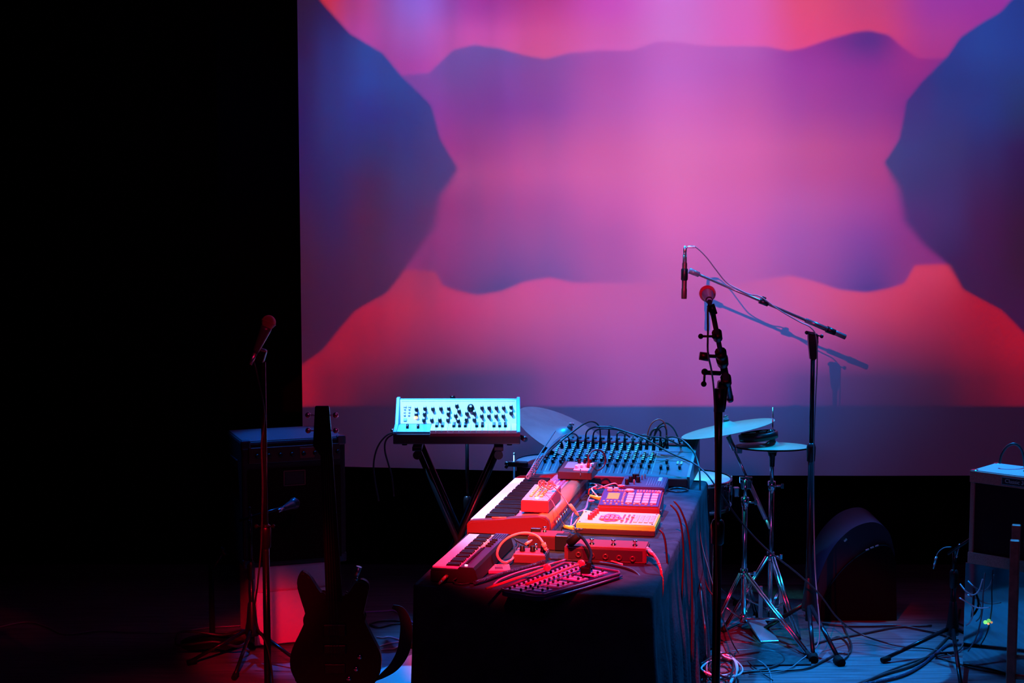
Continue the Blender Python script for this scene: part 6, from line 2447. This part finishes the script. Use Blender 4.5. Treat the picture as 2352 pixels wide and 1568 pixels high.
# wedge monitor
wl_ = at(1890, 1452)
root = thing('floor_monitor', 'big black wedge floor monitor with curved blue lit edge at the stage back', 'speaker', at(1885, 1425), 0.0)
s_ = 1 / 463.0
wo = at(1885, 1425)
prof = []
for px, py in [(1885, 1425)] + [(q.x, q.y) for q in spline([(1888, 1385, 0), (1905, 1350, 0), (1930, 1315, 0), (1960, 1286, 0), (1995, 1263, 0), (2022, 1253, 0), (2045, 1258, 0), (2058, 1290, 0)], 5)] + [(2060, 1425)]:
    p = aty(px, py, wo.y) - wo
    prof.append((p.x, max(p.z, 0)))
bm = NB()
prism(bm, prof, 0, 0.03, 'XZ')
obj('side_panel', bm, mat('monitor_side', (0.002, 0.002, 0.003), 0.8, 0, 0.1), root)
prof2 = []
for px, py in [(1885, 1425)] + [(q.x, q.y) for q in spline([(1880, 1350, 0), (1895, 1300, 0), (1920, 1255, 0), (1955, 1220, 0), (1990, 1204, 0), (2020, 1204, 0), (2045, 1225, 0), (2058, 1270, 0)], 5)] + [(2060, 1425)]:
    p = aty(px, py, wo.y) - wo
    prof2.append((p.x, max(p.z, 0)))
bm = NB()
prism(bm, prof2, 0.031, 0.40, 'XZ')
obj('cabinet', bm, mat('monitor_navy', (0.005, 0.007, 0.03), 0.5), root)
for px, py in ((1992, 1262), (2003, 1257), (2014, 1253)):
    p = aty(px, py, wo.y - 0.01) - wo
    bm = NB()
    box(bm, p, (0.018, 0.006, 0.007), (0, -0.35, 0), 0.001)
    obj('screw_plate', bm, satin_steel, root)
p = aty(1942, 1240, wo.y + 0.02) - wo
bm = NB()
box(bm, p, (0.018, 0.02, 0.006), (0, -0.8, 0), 0.001)
obj('latch', bm, satin_steel, root)

# ------------------------------------------------------------------ floor cables
random.seed(21)


def fl(pts, z=0.006):
    return [at(x, y, z) for x, y in pts]


flo = [
    ('black cable from the table corner sweeping right to the boom stand foot', [(1640, 1545), (1700, 1543), (1780, 1540), (1850, 1535), (1890, 1518), (1925, 1500), (1950, 1500), (1955, 1480), (1945, 1455), (1935, 1432)], cable_black, 0.005),
    ('black cable ring on the rug behind the centre stand', [(1640, 1512), (1680, 1496), (1730, 1492), (1780, 1496), (1800, 1508), (1795, 1522), (1760, 1535), (1700, 1545), (1650, 1552)], cable_black, 0.005),
    ('grey cable curling close to the centre stand', [(1660, 1514), (1700, 1510), (1735, 1514), (1760, 1530), (1770, 1550), (1772, 1575)], cable_grey, 0.004),
    ('black cable crossing the rug behind the curls', [(1620, 1478), (1680, 1474), (1760, 1478), (1840, 1484), (1900, 1470), (1980, 1455), (2060, 1440), (2140, 1436)], cable_black, 0.005),
    ('black cable along the stage back by the wedge monitor', [(1880, 1430), (1930, 1436), (1990, 1437), (2060, 1436), (2110, 1444), (2160, 1455), (2200, 1470)], cable_black, 0.006),
    ('red tinted cable beside the wedge monitor', [(1905, 1470), (1925, 1462), (1940, 1470), (1950, 1485), (1948, 1505), (1930, 1520)], mat('cable_maroon', (0.1, 0.02, 0.04)), 0.004),
    ('black cable running from the right stand foot along the front', [(1960, 1574), (2030, 1548), (2090, 1530), (2130, 1508), (2150, 1490), (2170, 1470), (2195, 1440), (2205, 1400)], cable_black, 0.006),
    ('thick braided cable at the bottom right of the stage', [(1975, 1572), (2030, 1562), (2080, 1548), (2120, 1525), (2150, 1500), (2180, 1480), (2220, 1480)], mat('cable_gloss', (0.03, 0.03, 0.07)), 0.007),
    ('thin black cable crossing before the mirror case', [(2110, 1445), (2180, 1452), (2230, 1450), (2300, 1452), (2360, 1440)], cable_black, 0.004),
    ('thin dark cable curving low under the mirror case', [(2180, 1420), (2215, 1436), (2260, 1456), (2310, 1456), (2352, 1446)], cable_black, 0.004),
    ('violet sheen cable from the right stand to the front edge', [(2150, 1508), (2190, 1520), (2240, 1535), (2300, 1545), (2370, 1548)], mat('cable_maroon', (0.1, 0.02, 0.04)), 0.004),
    ('black cable looping left of the table on the floor', [(960, 1440), (930, 1432), (900, 1433), (870, 1440), (850, 1432), (880, 1425), (920, 1428), (960, 1450)], cable_black, 0.005),
    ('pale pink cable end left of the table', [(865, 1462), (880, 1464), (895, 1462), (925, 1470), (945, 1474), (960, 1470)], mat('cable_rose', (0.7, 0.45, 0.5), 0.4), 0.0035),
    ('second pale pink cable left of the table', [(872, 1483), (890, 1478), (905, 1475), (935, 1472), (958, 1473)], mat('cable_rose', (0.7, 0.45, 0.5)), 0.0035),
    ('third pale pink cable nearest, left of the table', [(875, 1492), (890, 1490), (905, 1489), (915, 1484)], mat('cable_rose', (0.7, 0.45, 0.5)), 0.0035),
    ('violet lit cable straight across the floor left of the table', [(832, 1406), (860, 1404), (885, 1403), (905, 1402), (925, 1415), (960, 1436)], mat('cable_violet', (0.3, 0.15, 0.5)), 0.004),
]
for lab, pts, m_, r in flo:
    cable(lab, fl(pts, r + 0.002), r, m_)
# pile of leads at the table's far right foot
names = ['black', 'slim black', 'glossy black', 'grey', 'thin grey', 'dull black']
where = ['nearest the cloth', 'under the others', 'bending back', 'on top of the pile', 'reaching the centre stand', 'curling forward', 'leaning up the cloth', 'at the pile back', 'crossing the pile', 'ending in a loop']
for i in range(10):
    x0, y0 = 1622 + random.random() * 30, 1430 + random.random() * 110
    P_ = []
    a0 = random.random() * 6.28
    for k in range(9):
        P_.append(at(1650 + 36 * math.cos(a0 + k * 0.85) + random.uniform(-9, 9) + k * 2, 1530 + 26 * math.sin(a0 + k * 0.85) + random.uniform(-7, 7), 0.01 + 0.008 * i))
    cable('%s cable in the heap beside the table, %s' % (names[i % 6], where[i]), P_, 0.0045, (cable_black, cable_grey, cy)[i % 3], group='heap of leads at the table foot')
cable('thick bright white cable curving at the bottom beside the table', [at(1682, 1512, 0.06), at(1690, 1522, 0.07), at(1692, 1540, 0.06), at(1684, 1558, 0.05), at(1668, 1578, 0.04)], 0.008, cable_white, seg=10)
cable('black lead rising from the heap to the table cloth edge', [at(1626, 1562, 0.02), at(1622, 1520, 0.03), aty(1620, 1450, 7.25), aty(1612, 1380, 7.5), aty(1606, 1300, 7.7)], 0.004, cable_black)
cable('speckled thin cable from the cloth down to the centre stand foot', [aty(1604, 1190, 7.8), aty(1612, 1250, 7.72), aty(1628, 1310, 7.6), aty(1642, 1360, 7.5), aty(1660, 1420, 7.35), at(1690, 1490, 0.03), at(1730, 1530, 0.01), at(1775, 1562, 0.01)], 0.003, mat('cable_maroon', (0.1, 0.02, 0.04)))
bm = NB()  # brighter floor beyond the guitar's shadow, painted as a flat pale patch
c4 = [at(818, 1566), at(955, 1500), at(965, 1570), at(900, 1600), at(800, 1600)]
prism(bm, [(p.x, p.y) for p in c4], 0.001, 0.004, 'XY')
o = obj('lit_floor_patch', bm, mat('lit_floor_pale', (0.35, 0.38, 0.42), 0.6))
tag(o, 'pool of light painted as a pale patch on the floor at the left front corner of the table', 'light patch')
